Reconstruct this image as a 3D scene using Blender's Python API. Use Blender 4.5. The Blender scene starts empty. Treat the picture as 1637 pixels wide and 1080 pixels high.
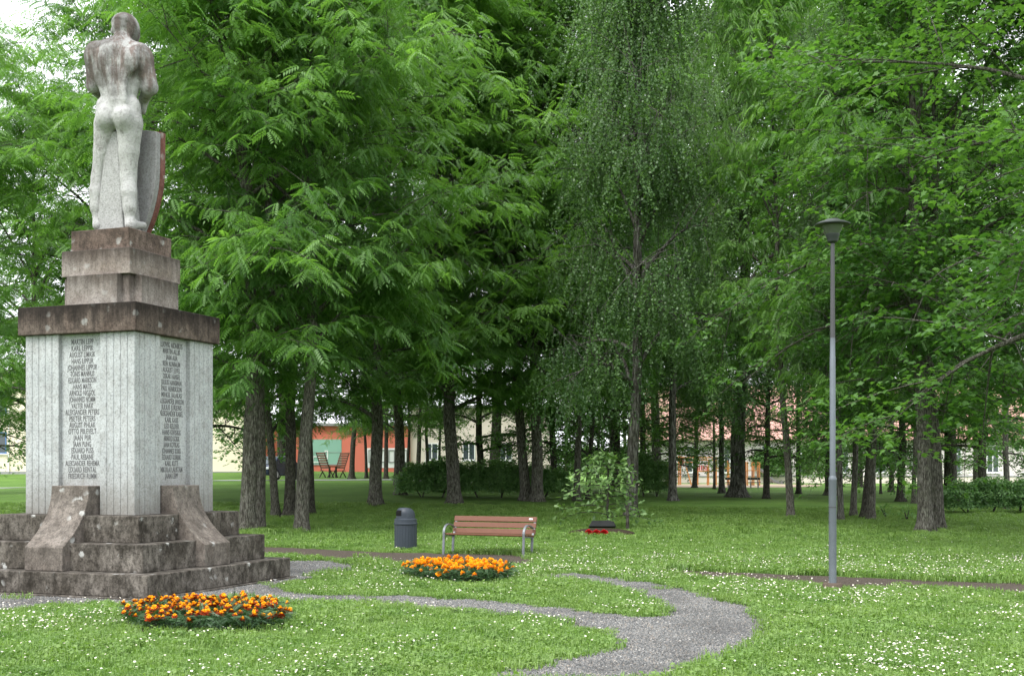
import bpy, bmesh, math, time
import numpy as np
from mathutils import Vector, Matrix

T0 = time.time()
scene = bpy.context.scene
R = math.radians

# ------------------------------------------------------------------ camera
FPX, CX, HY, W, EYE = 1967.0, 818.5, 752.0, 1637.0, 1.7
cam_data = bpy.data.cameras.new('camera')
cam = bpy.data.objects.new('camera', cam_data)
scene.collection.objects.link(cam)
cam.location = (0, 0, EYE)
cam.rotation_euler = (R(90), 0, 0)
cam_data.sensor_width = 36.0
cam_data.lens = 36.0 * FPX / W
cam_data.shift_y = (HY - 540.0) / W
cam_data.clip_start = 0.1
cam_data.clip_end = 3000
scene.camera = cam

# ------------------------------------------------------------------ sky, sun, exposure (bright overcast)
SUN_EL, SUN_AZ = 55.0, 215.0        # azimuth clockwise from +Y: behind the camera, to its left
world = bpy.data.worlds.new('World')
scene.world = world
world.use_nodes = True
wn, wl = world.node_tree.nodes, world.node_tree.links
wn.clear()
w_out = wn.new('ShaderNodeOutputWorld')
w_bg = wn.new('ShaderNodeBackground')
w_sky = wn.new('ShaderNodeTexSky')
w_sky.sky_type = 'NISHITA'
w_sky.sun_disc = False
w_sky.sun_elevation = R(SUN_EL)
w_sky.sun_rotation = R(SUN_AZ)
w_sky.air_density = 1.0
w_sky.dust_density = 3.0
w_hs = wn.new('ShaderNodeHueSaturation')
w_hs.inputs['Saturation'].default_value = 0.15
w_mix = wn.new('ShaderNodeMixRGB')
w_mix.inputs['Fac'].default_value = 0.75
w_mix.inputs['Color2'].default_value = (9.3, 9.6, 10.0, 1)      # even cloud cover
w_bg.inputs['Strength'].default_value = 0.12
wl.new(w_sky.outputs[0], w_hs.inputs['Color'])
wl.new(w_hs.outputs[0], w_mix.inputs['Color1'])
wl.new(w_mix.outputs[0], w_bg.inputs['Color'])
wl.new(w_bg.outputs[0], w_out.inputs['Surface'])

sun_data = bpy.data.lights.new('sun', 'SUN')
sun_data.energy = 1.3
sun_data.angle = R(25)
sun_data.color = (1.0, 0.97, 0.92)
sun = bpy.data.objects.new('sun', sun_data)
scene.collection.objects.link(sun)
sd = Vector((math.sin(R(SUN_AZ)) * math.cos(R(SUN_EL)), math.cos(R(SUN_AZ)) * math.cos(R(SUN_EL)), math.sin(R(SUN_EL))))
sun.rotation_euler = sd.to_track_quat('Z', 'Y').to_euler()
sun.location = (-10, -20, 40)

vs = scene.view_settings
vs.view_transform = 'Standard'
vs.look = 'None'
vs.exposure = 1.35
vs.gamma = 1.0
vs.use_curve_mapping = False
cy = scene.cycles
cy.use_denoising = True
cy.max_bounces = 8
cy.diffuse_bounces = 6
cy.glossy_bounces = 2
cy.transmission_bounces = 5
cy.transparent_max_bounces = 4
cy.caustics_reflective = False
cy.caustics_refractive = False
cy.sample_clamp_indirect = 4.0

# ------------------------------------------------------------------ helpers
COL = scene.collection


def smooth(a, b, x):
    t = np.clip((np.asarray(x, float) - a) / (b - a), 0, 1)
    return t * t * (3 - 2 * t)


def terrain(x, y):
    A = np.interp(x, [-45, -31, -18, -7, 0, 6, 12, 60], [.5, .63, 1.10, 1.15, .85, .48, .34, .30])
    B = np.interp(x, [-45, -31, -15, -5, 4, 12, 60], [1.0, .95, .5, .42, .2, .12, .10])
    return smooth(36, 78, y) * A + smooth(76, 106, y) * B


def ground(px, py, zoff=0.0):
    """the point where the ray through a picture point meets the ground"""
    dx, dz = (px - CX) / FPX, (HY - py) / FPX
    lo, prev = 5.0, None
    y = 5.0
    while y < 400:
        if EYE + dz * y <= terrain(dx * y, y) + zoff:
            a, b = y - .25, y
            for _ in range(20):
                m = .5 * (a + b)
                if EYE + dz * m <= terrain(dx * m, m) + zoff:
                    b = m
                else:
                    a = m
            y = b
            break
        y += .25
    return Vector((dx * y, y, float(terrain(dx * y, y))))


def on_ground(px, D):
    x = (px - CX) / FPX * D
    return Vector((x, D, float(terrain(x, D))))


def link(o, parent=None):
    COL.objects.link(o)
    if parent is not None:
        o.parent = parent
    return o


def tag(o, label=None, cat=None, group=None, kind=None):
    if label: o['label'] = label
    if cat: o['category'] = cat
    if group: o['group'] = group
    if kind: o['kind'] = kind
    return o


def thing(name, label, cat, loc=(0, 0, 0), rz=0.0, group=None):
    o = bpy.data.objects.new(name, None)
    o.empty_display_size = .3
    link(o)
    o.location = loc
    o.rotation_euler = (0, 0, rz)
    return tag(o, label, cat, group)


def mesh_np(name, verts, faces, mats=(), fmat=None, shade=False, attrs=None):
    """faces: list of int arrays (k, n) of equal sized polygons"""
    me = bpy.data.meshes.new(name)
    verts = np.asarray(verts, np.float32)
    me.vertices.add(len(verts))
    me.vertices.foreach_set('co', verts.ravel())
    faces = [np.asarray(f, np.int32) for f in faces if len(f)]
    loops = np.concatenate([f.ravel() for f in faces])
    tot = np.concatenate([np.full(len(f), f.shape[1], np.int32) for f in faces])
    st = np.concatenate([[0], np.cumsum(tot)[:-1]]).astype(np.int32)
    me.loops.add(len(loops))
    me.loops.foreach_set('vertex_index', loops)
    me.polygons.add(len(tot))
    me.polygons.foreach_set('loop_start', st)
    for m in mats:
        me.materials.append(m)
    if fmat is not None:
        me.polygons.foreach_set('material_index', np.asarray(fmat, np.int32))
    if shade:
        me.polygons.foreach_set('use_smooth', np.ones(len(tot), bool))
    for k, v in (attrs or {}).items():
        a = me.attributes.new(k, 'FLOAT', 'POINT')
        a.data.foreach_set('value', np.asarray(v, np.float32))
    me.update(calc_edges=True)
    return me


class MB:
    """collects boxes, prisms, tubes and lathes; build() links them as one mesh object"""
    def __init__(s):
        s.v, s.f = [], []

    def add(s, vs_, fs):
        n = len(s.v)
        s.v += [tuple(p) for p in vs_]
        s.f += [tuple(i + n for i in f) for f in fs]
        return s

    def box(s, x0, x1, y0, y1, z0, z1):
        return s.add([(x0, y0, z0), (x1, y0, z0), (x1, y1, z0), (x0, y1, z0), (x0, y0, z1), (x1, y0, z1), (x1, y1, z1), (x0, y1, z1)],
                     [(3, 2, 1, 0), (4, 5, 6, 7), (0, 1, 5, 4), (1, 2, 6, 5), (2, 3, 7, 6), (3, 0, 4, 7)])

    def prism(s, poly, a0, a1, axis='z'):
        def P(p, a):
            return (p[0], p[1], a) if axis == 'z' else (p[0], a, p[1]) if axis == 'y' else (a, p[0], p[1])
        n = len(poly)
        vv = [P(p, a0) for p in poly] + [P(p, a1) for p in poly]
        ff = [tuple(range(n - 1, -1, -1)), tuple(range(n, 2 * n))]
        ff += [(i, (i + 1) % n, n + (i + 1) % n, n + i) for i in range(n)]
        return s.add(vv, ff)

    def tube(s, pts, radii, n=8, caps=True):
        pts = [Vector(p) for p in pts]
        if not hasattr(radii, '__len__'):
            radii = [radii] * len(pts)
        base = len(s.v)
        ref = None
        for i, p in enumerate(pts):
            d = (pts[min(i + 1, len(pts) - 1)] - pts[max(i - 1, 0)]).normalized()
            if ref is None:
                ref = Vector((1, 0, 0)) if abs(d.x) < .9 else Vector((0, 1, 0))
            b = d.cross(ref).normalized()
            ref = b.cross(d).normalized()
            for k in range(n):
                t = 2 * math.pi * k / n
                s.v.append(tuple(p + (ref * math.cos(t) + b * math.sin(t)) * radii[i]))
        for i in range(len(pts) - 1):
            for k in range(n):
                a, b_ = base + i * n + k, base + i * n + (k + 1) % n
                s.f.append((a, b_, b_ + n, a + n))
        if caps:
            s.f.append(tuple(base + k for k in range(n - 1, -1, -1)))
            s.f.append(tuple(base + (len(pts) - 1) * n + k for k in range(n)))
        return s

    def lathe(s, prof, n=24, c=(0, 0)):
        base = len(s.v)
        for r, z in prof:
            for k in range(n):
                t = 2 * math.pi * k / n
                s.v.append((c[0] + r * math.cos(t), c[1] + r * math.sin(t), z))
        for i in range(len(prof) - 1):
            for k in range(n):
                a, b_ = base + i * n + k, base + i * n + (k + 1) % n
                s.f.append((a, b_, b_ + n, a + n))
        s.f.append(tuple(base + k for k in range(n - 1, -1, -1)))
        s.f.append(tuple(base + (len(prof) - 1) * n + k for k in range(n)))
        return s

    def build(s, name, mat, parent=None, bevel=0, shade=False, loc=None, rz=None, seg=2):
        me = bpy.data.meshes.new(name)
        me.from_pydata(s.v, [], s.f)
        bm = bmesh.new()
        bm.from_mesh(me)
        bmesh.ops.recalc_face_normals(bm, faces=bm.faces)
        bm.to_mesh(me)
        bm.free()
        me.materials.append(mat)
        if shade:
            me.polygons.foreach_set('use_smooth', np.ones(len(me.polygons), bool))
            me.set_sharp_from_angle(angle=R(38))
        o = link(bpy.data.objects.new(name, me), parent)
        if bevel:
            b = o.modifiers.new('bevel', 'BEVEL')
            b.width = bevel
            b.segments = seg
            b.limit_method = 'ANGLE'
            b.angle_limit = R(35)
        if loc is not None: o.location = loc
        if rz is not None: o.rotation_euler = (0, 0, rz)
        return o


def copy_part(o, parent, **kw):
    c = o.copy()
    COL.objects.link(c)
    c.parent = parent
    for k, v in kw.items():
        setattr(c, k, v)
    return c


# ------------------------------------------------------------------ materials
class NT:
    def __init__(s, name):
        s.m = bpy.data.materials.new(name)
        s.m.use_nodes = True
        s.n, s.l = s.m.node_tree.nodes, s.m.node_tree.links
        s.n.clear()
        s.out = s.n.new('ShaderNodeOutputMaterial')

    def node(s, t, **kw):
        o = s.n.new(t)
        for k, v in kw.items():
            if k in o.inputs and not hasattr(o, k):
                s.set(o, k, v)
            elif hasattr(o, k):
                setattr(o, k, v)
            else:
                s.set(o, k, v)
        return o

    def set(s, o, k, v):
        if hasattr(v, 'is_output') or isinstance(v, bpy.types.NodeSocket):
            s.l.new(v, o.inputs[k])
        else:
            o.inputs[k].default_value = v

    def coord(s, scale=(1, 1, 1), kind='Object'):
        c = s.n.new('ShaderNodeTexCoord')
        m = s.n.new('ShaderNodeMapping')
        m.inputs['Scale'].default_value = scale
        s.l.new(c.outputs[kind], m.inputs['Vector'])
        return m.outputs[0]

    def noise(s, vec, scale, detail=4, rough=.55):
        t = s.n.new('ShaderNodeTexNoise')
        t.inputs['Scale'].default_value = scale
        t.inputs['Detail'].default_value = detail
        t.inputs['Roughness'].default_value = rough
        s.l.new(vec, t.inputs['Vector'])
        return t.outputs[0]

    def ramp(s, fac, stops):
        r = s.n.new('ShaderNodeValToRGB')
        e = r.color_ramp.elements
        while len(e) < len(stops):
            e.new(.5)
        for q, (p, c) in zip(e, stops):
            q.position = p
            q.color = (*c, 1) if len(c) == 3 else c
        s.l.new(fac, r.inputs[0])
        return r.outputs[0]

    def mix(s, fac, a, b, blend='MIX'):
        m = s.n.new('ShaderNodeMixRGB')
        m.blend_type = blend
        for i, v in enumerate((fac, a, b)):
            if isinstance(v, bpy.types.NodeSocket):
                s.l.new(v, m.inputs[i])
            elif i == 0:
                m.inputs[0].default_value = v
            else:
                m.inputs[i].default_value = (*v, 1)
        return m.outputs[0]

    def math(s, op, a, b=0.0):
        m = s.n.new('ShaderNodeMath')
        m.operation = op
        for i, v in enumerate((a, b)):
            if isinstance(v, bpy.types.NodeSocket):
                s.l.new(v, m.inputs[i])
            else:
                m.inputs[i].default_value = v
        return m.outputs[0]

    def bsdf(s, color, rough=.8, spec=.3, metal=0.0, bump=None, bstr=.5, bdist=.02):
        p = s.n.new('ShaderNodeBsdfPrincipled')
        if isinstance(color, bpy.types.NodeSocket):
            s.l.new(color, p.inputs['Base Color'])
        else:
            p.inputs['Base Color'].default_value = (*color, 1)
        if isinstance(rough, bpy.types.NodeSocket):
            s.l.new(rough, p.inputs['Roughness'])
        else:
            p.inputs['Roughness'].default_value = rough
        p.inputs['Specular IOR Level'].default_value = spec
        p.inputs['Metallic'].default_value = metal
        if bump is not None:
            b = s.n.new('ShaderNodeBump')
            b.inputs['Strength'].default_value = bstr
            b.inputs['Distance'].default_value = bdist
            s.l.new(bump, b.inputs['Height'])
            s.l.new(b.outputs[0], p.inputs['Normal'])
        return p

    def done(s, shader):
        s.l.new(shader.outputs[0], s.out.inputs['Surface'])
        return s.m


def plain(name, col, rough=.6, spec=.3, metal=0.0, vary=.15, scale=6.0, bump=.0):
    t = NT(name)
    v = t.coord()
    n = t.noise(v, scale)
    c = t.mix(t.math('MULTIPLY', n, vary * 2), col, tuple(q * .45 for q in col))
    return t.done(t.bsdf(c, rough, spec, metal, bump=n if bump else None, bstr=bump))


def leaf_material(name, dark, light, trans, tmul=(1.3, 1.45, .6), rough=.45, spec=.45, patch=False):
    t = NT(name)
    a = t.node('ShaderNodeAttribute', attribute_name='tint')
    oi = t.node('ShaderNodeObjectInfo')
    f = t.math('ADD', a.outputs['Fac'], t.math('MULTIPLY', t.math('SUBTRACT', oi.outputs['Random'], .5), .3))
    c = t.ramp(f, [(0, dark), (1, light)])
    if patch:            # yellower and darker patches of turf
        geo = t.node('ShaderNodeNewGeometry')
        c = t.mix(t.math('MULTIPLY', t.ramp(t.noise(geo.outputs['Position'], .9, 5, .65), [(.42, (0, 0, 0)), (.68, (1, 1, 1))]), .4), c, (.25, .34, .105))
        c = t.mix(t.math('MULTIPLY', t.ramp(t.noise(geo.outputs['Position'], 1.7, 5, .7), [(.5, (0, 0, 0)), (.68, (1, 1, 1))]), .5), c, (.075, .17, .032))
    p = t.bsdf(c, rough, spec)
    tr = t.node('ShaderNodeBsdfTranslucent')
    t.l.new(t.mix(1.0, c, tmul, 'MULTIPLY'), tr.inputs['Color'])
    m = t.node('ShaderNodeMixShader')
    m.inputs[0].default_value = trans
    t.l.new(p.outputs[0], m.inputs[1])
    t.l.new(tr.outputs[0], m.inputs[2])
    return t.done(m)


def concrete(name, base, pale, dark, lichen=.5, stain=.5, low=None, top=None):
    """weathered cast stone: vertical dark runs, blotches, pale lichen spots"""
    t = NT(name)
    geo = t.node('ShaderNodeNewGeometry')
    def mp(sc):
        m = t.n.new('ShaderNodeMapping')
        m.inputs['Scale'].default_value = sc
        t.l.new(geo.outputs['Position'], m.inputs['Vector'])
        return m.outputs[0]
    v1, v2 = mp((1, 1, 1)), mp((3.0, 3.0, 1.3))
    big = t.noise(v1, 1.9, 7, .68)
    run = t.noise(v2, 2.6, 8, .74)
    fine = t.noise(v1, 38, 4, .7)
    mid = t.noise(v1, 14, 7, .75)
    c = t.mix(t.ramp(big, [(.35, (0, 0, 0)), (.68, (1, 1, 1))]), base, pale)
    c = t.mix(t.math('MULTIPLY', t.ramp(run, [(.42, (0, 0, 0)), (.66, (1, 1, 1))]), stain), c, dark)
    c = t.mix(t.math('MULTIPLY', t.ramp(t.noise(v1, 3.6, 7, .7), [(.48, (0, 0, 0)), (.62, (1, 1, 1))]), stain * .75), c, dark)
    c = t.mix(t.math('MULTIPLY', t.ramp(mid, [(.5, (0, 0, 0)), (.62, (1, 1, 1))]), stain * .7), c, dark)
    c = t.mix(t.math('MULTIPLY', t.ramp(fine, [(.46, (0, 0, 0)), (.7, (1, 1, 1))]), .55), c, tuple(q * .35 for q in dark))
    vo = t.node('ShaderNodeTexVoronoi', feature='F1')
    vo.inputs['Scale'].default_value = 4.5
    t.l.new(t.mix(.12, v1, t.n[-1].outputs[0], 'ADD') if False else v1, vo.inputs['Vector'])
    wob = t.math('ADD', vo.outputs['Distance'], t.math('MULTIPLY', t.math('SUBTRACT', t.noise(v1, 14, 4, .7), .5), .55))
    spot = t.math('MULTIPLY', t.ramp(wob, [(.15, (1, 1, 1)), (.24, (0, 0, 0))]), t.ramp(t.noise(v1, 2.2, 2), [(.45, (0, 0, 0)), (.55, (1, 1, 1))]))
    c = t.mix(t.math('MULTIPLY', spot, lichen), c, (.36, .36, .345))
    if low is not None:                       # damp dirt drawn up from the steps
        sep = t.node('ShaderNodeSeparateXYZ')
        t.l.new(geo.outputs['Position'], sep.inputs[0])
        zz = t.math('ADD', sep.outputs['Z'], t.math('MULTIPLY', t.math('SUBTRACT', run, .5), 1.1))
        mr = t.node('ShaderNodeMapRange')
        mr.inputs['From Min'].default_value = low[0]
        mr.inputs['From Max'].default_value = low[1]
        mr.inputs['To Min'].default_value = low[2]
        mr.inputs['To Max'].default_value = 0
        t.l.new(zz, mr.inputs['Value'])
        c = t.mix(mr.outputs[0], c, dark)
    if top is not None:                       # black weathering that runs down from the upper edge
        sep = t.node('ShaderNodeSeparateXYZ')
        t.l.new(geo.outputs['Position'], sep.inputs[0])
        zz = t.math('ADD', sep.outputs['Z'], t.math('MULTIPLY', t.math('SUBTRACT', t.noise(mp((7, 7, .6)), 1.4, 6, .7), .5), top[2]))
        mr = t.node('ShaderNodeMapRange')
        mr.inputs['From Min'].default_value = top[0]
        mr.inputs['From Max'].default_value = top[1]
        mr.inputs['To Max'].default_value = .85
        t.l.new(zz, mr.inputs['Value'])
        c = t.mix(mr.outputs[0], c, tuple(q * .6 for q in dark))
    h = t.math('ADD', t.math('MULTIPLY', fine, .5), mid)
    return t.done(t.bsdf(c, .92, .15, bump=h, bstr=.55, bdist=.012))


M = {}
M['step'] = concrete('weathered_brown_concrete', (.098, .085, .071), (.225, .202, .178), (.019, .016, .012), 1.0, .88)
M['cap'] = concrete('blackened_concrete', (.10, .072, .058), (.20, .16, .135), (.02, .017, .015), .6, .6, top=(3.68, 4.0, .75))
M['tier'] = concrete('streaked_concrete', (.235, .20, .175), (.36, .33, .305), (.075, .06, .05), .35, .4, top=(4.20, 4.50, .5))
M['tier_mid'] = concrete('streaked_concrete_middle', (.22, .18, .155), (.36, .32, .295), (.07, .055, .046), .5, .4, top=(4.60, 4.87, .45))
M['tier_top'] = concrete('brown_concrete_top', (.12, .085, .068), (.22, .165, .14), (.035, .028, .023), .6, .7)
M['shaft'] = concrete('pale_concrete', (.38, .40, .405), (.47, .49, .495), (.15, .135, .115), .1, .25, low=(1.05, 1.75, .75))
M['panel'] = concrete('smooth_pale_concrete', (.41, .43, .435), (.49, .51, .515), (.16, .145, .125), .05, .14, low=(1.3, 1.85, .7))
M['buttress'] = concrete('lichened_buttress_stone', (.14, .117, .10), (.27, .238, .21), (.04, .035, .03), 1.0, .6)
M['ink'] = plain('engraved_lettering', (.13, .13, .132), .9, .1)

t = NT('statue_stone')
geo = t.node('ShaderNodeNewGeometry')
tc = t.coord()
sep = t.node('ShaderNodeSeparateXYZ'); t.l.new(tc, sep.inputs[0])
n1, n2, n3 = t.noise(tc, 2.6, 7, .68), t.noise(tc, 26, 5, .75), t.noise(t.coord((6, 6, 1.1)), 1.4, 6, .7)
c = t.mix(t.ramp(n1, [(.35, (0, 0, 0)), (.65, (1, 1, 1))]), (.34, .338, .33), (.47, .468, .46))
up = t.math('MULTIPLY', t.ramp(sep.outputs['Z'], [(0, (0, 0, 0)), (1, (1, 1, 1))]), 1.0)
mr = t.node('ShaderNodeMapRange'); t.l.new(sep.outputs['Z'], mr.inputs['Value'])
mr.inputs['From Min'].default_value, mr.inputs['From Max'].default_value = 1.75, 2.35
mr.inputs['To Min'].default_value, mr.inputs['To Max'].default_value = .03, .27
rst = t.ramp(t.math('ADD', t.math('MULTIPLY', n3, .8), mr.outputs[0]), [(.62, (0, 0, 0)), (.72, (1, 1, 1))])
c = t.mix(t.math('MULTIPLY', rst, .7), c, (.13, .072, .054))
blk = t.ramp(t.math('ADD', t.math('MULTIPLY', n1, .85), t.math('MULTIPLY', mr.outputs[0], .75)), [(.54, (0, 0, 0)), (.66, (1, 1, 1))])
c = t.mix(t.math('MULTIPLY', blk, .65), c, (.045, .039, .034))
c = t.mix(t.math('MULTIPLY', t.ramp(t.noise(t.coord((1.3, 1.3, .7)), 3.4, 8, .78), [(.54, (0, 0, 0)), (.64, (1, 1, 1))]), .5), c, (.09, .076, .064))
c = t.mix(t.math('MULTIPLY', t.ramp(n2, [(.5, (0, 0, 0)), (.72, (1, 1, 1))]), .5), c, (.085, .076, .065))
M['statue'] = t.done(t.bsdf(c, .9, .15, bump=t.math('ADD', n2, n1), bstr=.8, bdist=.035))
M['shield'] = concrete('pale_shield_stone', (.24, .24, .245), (.31, .31, .315), (.12, .10, .09), .1, .3)
M['shield_rim'] = concrete('red_stained_rim', (.16, .062, .05), (.24, .13, .11), (.09, .035, .03), .5, .6)
M['support'] = concrete('rough_support_stone', (.31, .31, .305), (.39, .39, .385), (.17, .165, .155), .1, .3)


def bark(name, a, b, c_, sc=1.0, moss=.4):
    t = NT(name)
    v = t.coord((7 * sc, 7 * sc, 1.5 * sc))
    n = t.noise(v, 3.2, 8, .72)
    lich = t.noise(t.coord(), 7, 6, .75)
    col = t.ramp(n, [(.38, a), (.5, b), (.64, c_)])
    col = t.mix(t.math('MULTIPLY', t.ramp(lich, [(.50, (0, 0, 0)), (.66, (1, 1, 1))]), moss), col, (.23, .245, .18))
    col = t.mix(t.math('MULTIPLY', t.ramp(t.noise(t.coord(), 2.2, 4), [(.5, (0, 0, 0)), (.7, (1, 1, 1))]), .35), col, (.05, .06, .025))
    return t.done(t.bsdf(col, .95, .1, bump=n, bstr=1.0, bdist=.05))


M['bark'] = bark('grey_furrowed_bark', (.022, .020, .017), (.085, .078, .066), (.23, .22, .195), 1.4)
M['bark_dark'] = bark('dark_bark', (.014, .013, .011), (.05, .045, .038), (.13, .12, .105), 1.4, .25)
M['bark_birch'] = bark('lichened_birch_bark', (.02, .018, .016), (.075, .07, .062), (.24, .235, .22), .8, .35)
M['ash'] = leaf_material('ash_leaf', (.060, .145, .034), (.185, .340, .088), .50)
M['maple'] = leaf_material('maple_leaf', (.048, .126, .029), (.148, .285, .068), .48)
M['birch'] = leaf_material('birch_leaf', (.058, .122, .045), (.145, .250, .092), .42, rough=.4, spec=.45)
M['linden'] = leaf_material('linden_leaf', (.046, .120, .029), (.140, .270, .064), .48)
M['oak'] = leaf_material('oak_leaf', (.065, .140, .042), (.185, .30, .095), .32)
M['shrub'] = leaf_material('shrub_leaf', (.075, .170, .055), (.22, .38, .13), .35)
M['marigold_leaf'] = leaf_material('marigold_leaf', (.022, .06, .02), (.06, .13, .045), .2)
M['grass'] = leaf_material('grass_blade', (.100, .195, .038), (.240, .370, .100), .42, (1.15, 1.25, .65), patch=True)

t = NT('lawn_soil_grass')
v = t.coord()
na, nb, nc = t.noise(v, .35, 4), t.noise(v, 3.5, 6, .7), t.noise(v, 60, 4, .75)
c = t.mix(t.ramp(na, [(.35, (0, 0, 0)), (.65, (1, 1, 1))]), (.090, .180, .034), (.140, .255, .052))
c = t.mix(t.math('MULTIPLY', t.ramp(nb, [(.45, (0, 0, 0)), (.75, (1, 1, 1))]), .5), c, (.18, .28, .065))
c = t.mix(t.math('MULTIPLY', t.ramp(nc, [(.4, (0, 0, 0)), (.7, (1, 1, 1))]), .45), c, (.05, .105, .022))
M['lawn'] = t.done(t.bsdf(c, .9, .1, bump=t.math('ADD', nc, nb), bstr=.9, bdist=.06))

t = NT('dirt')
v = t.coord()
c = t.ramp(t.noise(v, 30, 6, .7), [(.3, (.045, .035, .028)), (.55, (.092, .075, .062)), (.8, (.16, .137, .118))])
M['dirt'] = t.done(t.bsdf(c, .95, .1, bump=t.noise(v, 60, 5, .7), bstr=.8, bdist=.03))
t = NT('gravel_bed')
v = t.coord()
vo = t.node('ShaderNodeTexVoronoi'); vo.inputs['Scale'].default_value = 55; t.l.new(v, vo.inputs['Vector'])
c = t.mix(.85, (.12, .122, .12), t.ramp(vo.outputs['Color'], [(.1, (.06, .06, .06)), (.6, (.15, .15, .148)), (.95, (.26, .25, .24))]))
M['gravel'] = t.done(t.bsdf(c, .9, .2, bump=vo.outputs['Distance'], bstr=.8, bdist=.02))
t = NT('gravel_stone')
a = t.node('ShaderNodeAttribute', attribute_name='tint')
c = t.ramp(a.outputs['Fac'], [(.0, (.055, .056, .056)), (.45, (.125, .128, .126)), (.75, (.21, .21, .205)), (.95, (.25, .21, .17)), (1, (.42, .41, .39))])
geo = t.node('ShaderNodeNewGeometry')
c = t.mix(t.math('MULTIPLY', t.ramp(t.noise(geo.outputs['Position'], 1.1, 5, .65), [(.45, (0, 0, 0)), (.65, (1, 1, 1))]), .5), c, (.05, .048, .046))
M['stone'] = t.done(t.bsdf(c, .8, .3))
M['asphalt'] = plain('pale_asphalt', (.26, .26, .27), .9, .2, vary=.15, scale=3)
M['sand'] = plain('playground_sand', (.42, .33, .25), .95, .1)
M['soil'] = plain('dark_soil', (.05, .037, .026), .95, .1, vary=.3, scale=25, bump=.6)
M['slat'] = plain('brown_stained_wood', (.150, .060, .034), .5, .35, vary=.2, scale=9, bump=.1)
M['steel'] = plain('galvanised_steel', (.20, .215, .23), .42, .5, .55, .25, 14)
M['bin'] = plain('blue_grey_plastic', (.026, .035, .047), .5, .4, vary=.15, scale=8)
M['black'] = plain('black_hollow', (.008, .008, .008), .8, .1)
M['lamp_metal'] = plain('green_black_lamp_metal', (.032, .04, .036), .5, .4, .2, .3)
M['lamp_pole'] = plain('grey_painted_pole', (.155, .175, .20), .5, .4, .25, .35, 5)
M['lamp_pole_dark'] = plain('dull_upper_pole', (.085, .085, .09), .6, .35, .2, .4, 5)
t = NT('cloudy_glass')
M['glass_bowl'] = t.done(t.bsdf((.075, .092, .066), .25, .4))
M['rust'] = plain('rusty_concrete_foot', (.13, .10, .08), .9, .1, vary=.4, scale=20)
M['orange'] = plain('orange_petals', (.88, .32, .006), .7, .15, vary=.1)
M['yellow_orange'] = plain('yellow_orange_petals', (.90, .42, .012), .7, .15, vary=.1)
M['maroon'] = plain('maroon_orange_petals', (.34, .036, .005), .7, .15, vary=.25, scale=30)
M['red'] = plain('red_petals', (.55, .01, .02), .6, .2)
M['daisy'] = plain('white_daisy_petals', (.80, .78, .76), .8, .1, vary=.05)
M['daisy_eye'] = plain('yellow_daisy_eye', (.75, .48, .04), .8, .1)
M['plaque'] = plain('dark_stone', (.016, .018, .018), .6, .25)
M['post'] = plain('orange_playground_wood', (.62, .27, .09), .6, .3)
M['red_panel'] = plain('red_panel', (.60, .05, .05), .5, .3)
M['slide'] = plain('slide_steel', (.33, .34, .35), .4, .5, .4)
M['wall_white'] = plain('pale_plaster', (.66, .60, .59), .9, .1, vary=.06, scale=.6)
M['wall_yellow'] = plain('cream_yellow_plaster', (.80, .71, .56), .9, .1, vary=.06, scale=.6)
M['wall_red'] = plain('coral_red_plaster', (.68, .20, .145), .9, .1, vary=.06, scale=.6)
M['wall_cream'] = plain('pale_cream_plaster', (.68, .60, .53), .9, .1, vary=.06, scale=.6)
M['green_panel'] = plain('mint_green_cladding', (.26, .46, .38), .7, .2, vary=.06, scale=.6)
M['frame_white'] = plain('white_window_frame', (.78, .78, .78), .6, .3, vary=.05)
M['frame_blue'] = plain('blue_window_frame', (.08, .17, .36), .6, .3, vary=.05)
M['trim_grey'] = plain('grey_trim', (.30, .30, .30), .8, .2)
M['roof'] = plain('faded_red_tiles', (.56, .33, .28), .9, .1, vary=.2, scale=1.5)
t = NT('window_glass')
M['glass'] = t.done(t.bsdf((.05, .065, .075), .08, .6))
M['car'] = plain('dark_blue_car_paint', (.015, .022, .05), .25, .6, .3, .05)
M['tyre'] = plain('tyre_rubber', (.02, .02, .02), .9, .1)
M['rim'] = plain('alloy_rim', (.45, .46, .47), .35, .5, .7)
M['light_lens'] = plain('headlight_lens', (.6, .62, .65), .15, .6)

# ------------------------------------------------------------------ ground
xs = np.unique(np.concatenate([np.linspace(-900, -60, 15), np.linspace(-60, 60, 97), np.linspace(60, 900, 15)]))
ys = np.unique(np.concatenate([np.linspace(-300, -10, 8), np.linspace(-10, 130, 113), np.linspace(130, 1500, 16)]))
gx, gy = np.meshgrid(xs, ys)
gz = terrain(gx, gy)
nx_ = len(xs)
ii = (np.arange(len(ys) - 1)[:, None] * nx_ + np.arange(nx_ - 1)[None]).ravel()
me = mesh_np('lawn', np.stack([gx.ravel(), gy.ravel(), gz.ravel()], 1), [np.stack([ii, ii + 1, ii + nx_ + 1, ii + nx_], 1)], [M['lawn']], shade=True)
tag(link(bpy.data.objects.new('lawn', me)), 'green park lawn spreading under the trees', kind='structure')


def flat_poly(pxs, z=0.0):
    return [((x - CX) / FPX * (FPX * EYE / (y - HY)), FPX * EYE / (y - HY)) for x, y in pxs]


def dense(poly, n=6):
    """rounded outline: Catmull-Rom through the corner points"""
    P = np.array(poly)
    out = []
    for i in range(len(P)):
        p0, p1, p2, p3 = P[i - 1], P[i], P[(i + 1) % len(P)], P[(i + 2) % len(P)]
        for k in range(n):
            t = k / n
            out.append(.5 * ((2 * p1) + (-p0 + p2) * t + (2 * p0 - 5 * p1 + 4 * p2 - p3) * t * t + (-p0 + 3 * p1 - 3 * p2 + p3) * t ** 3))
    return np.array(out)


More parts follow.
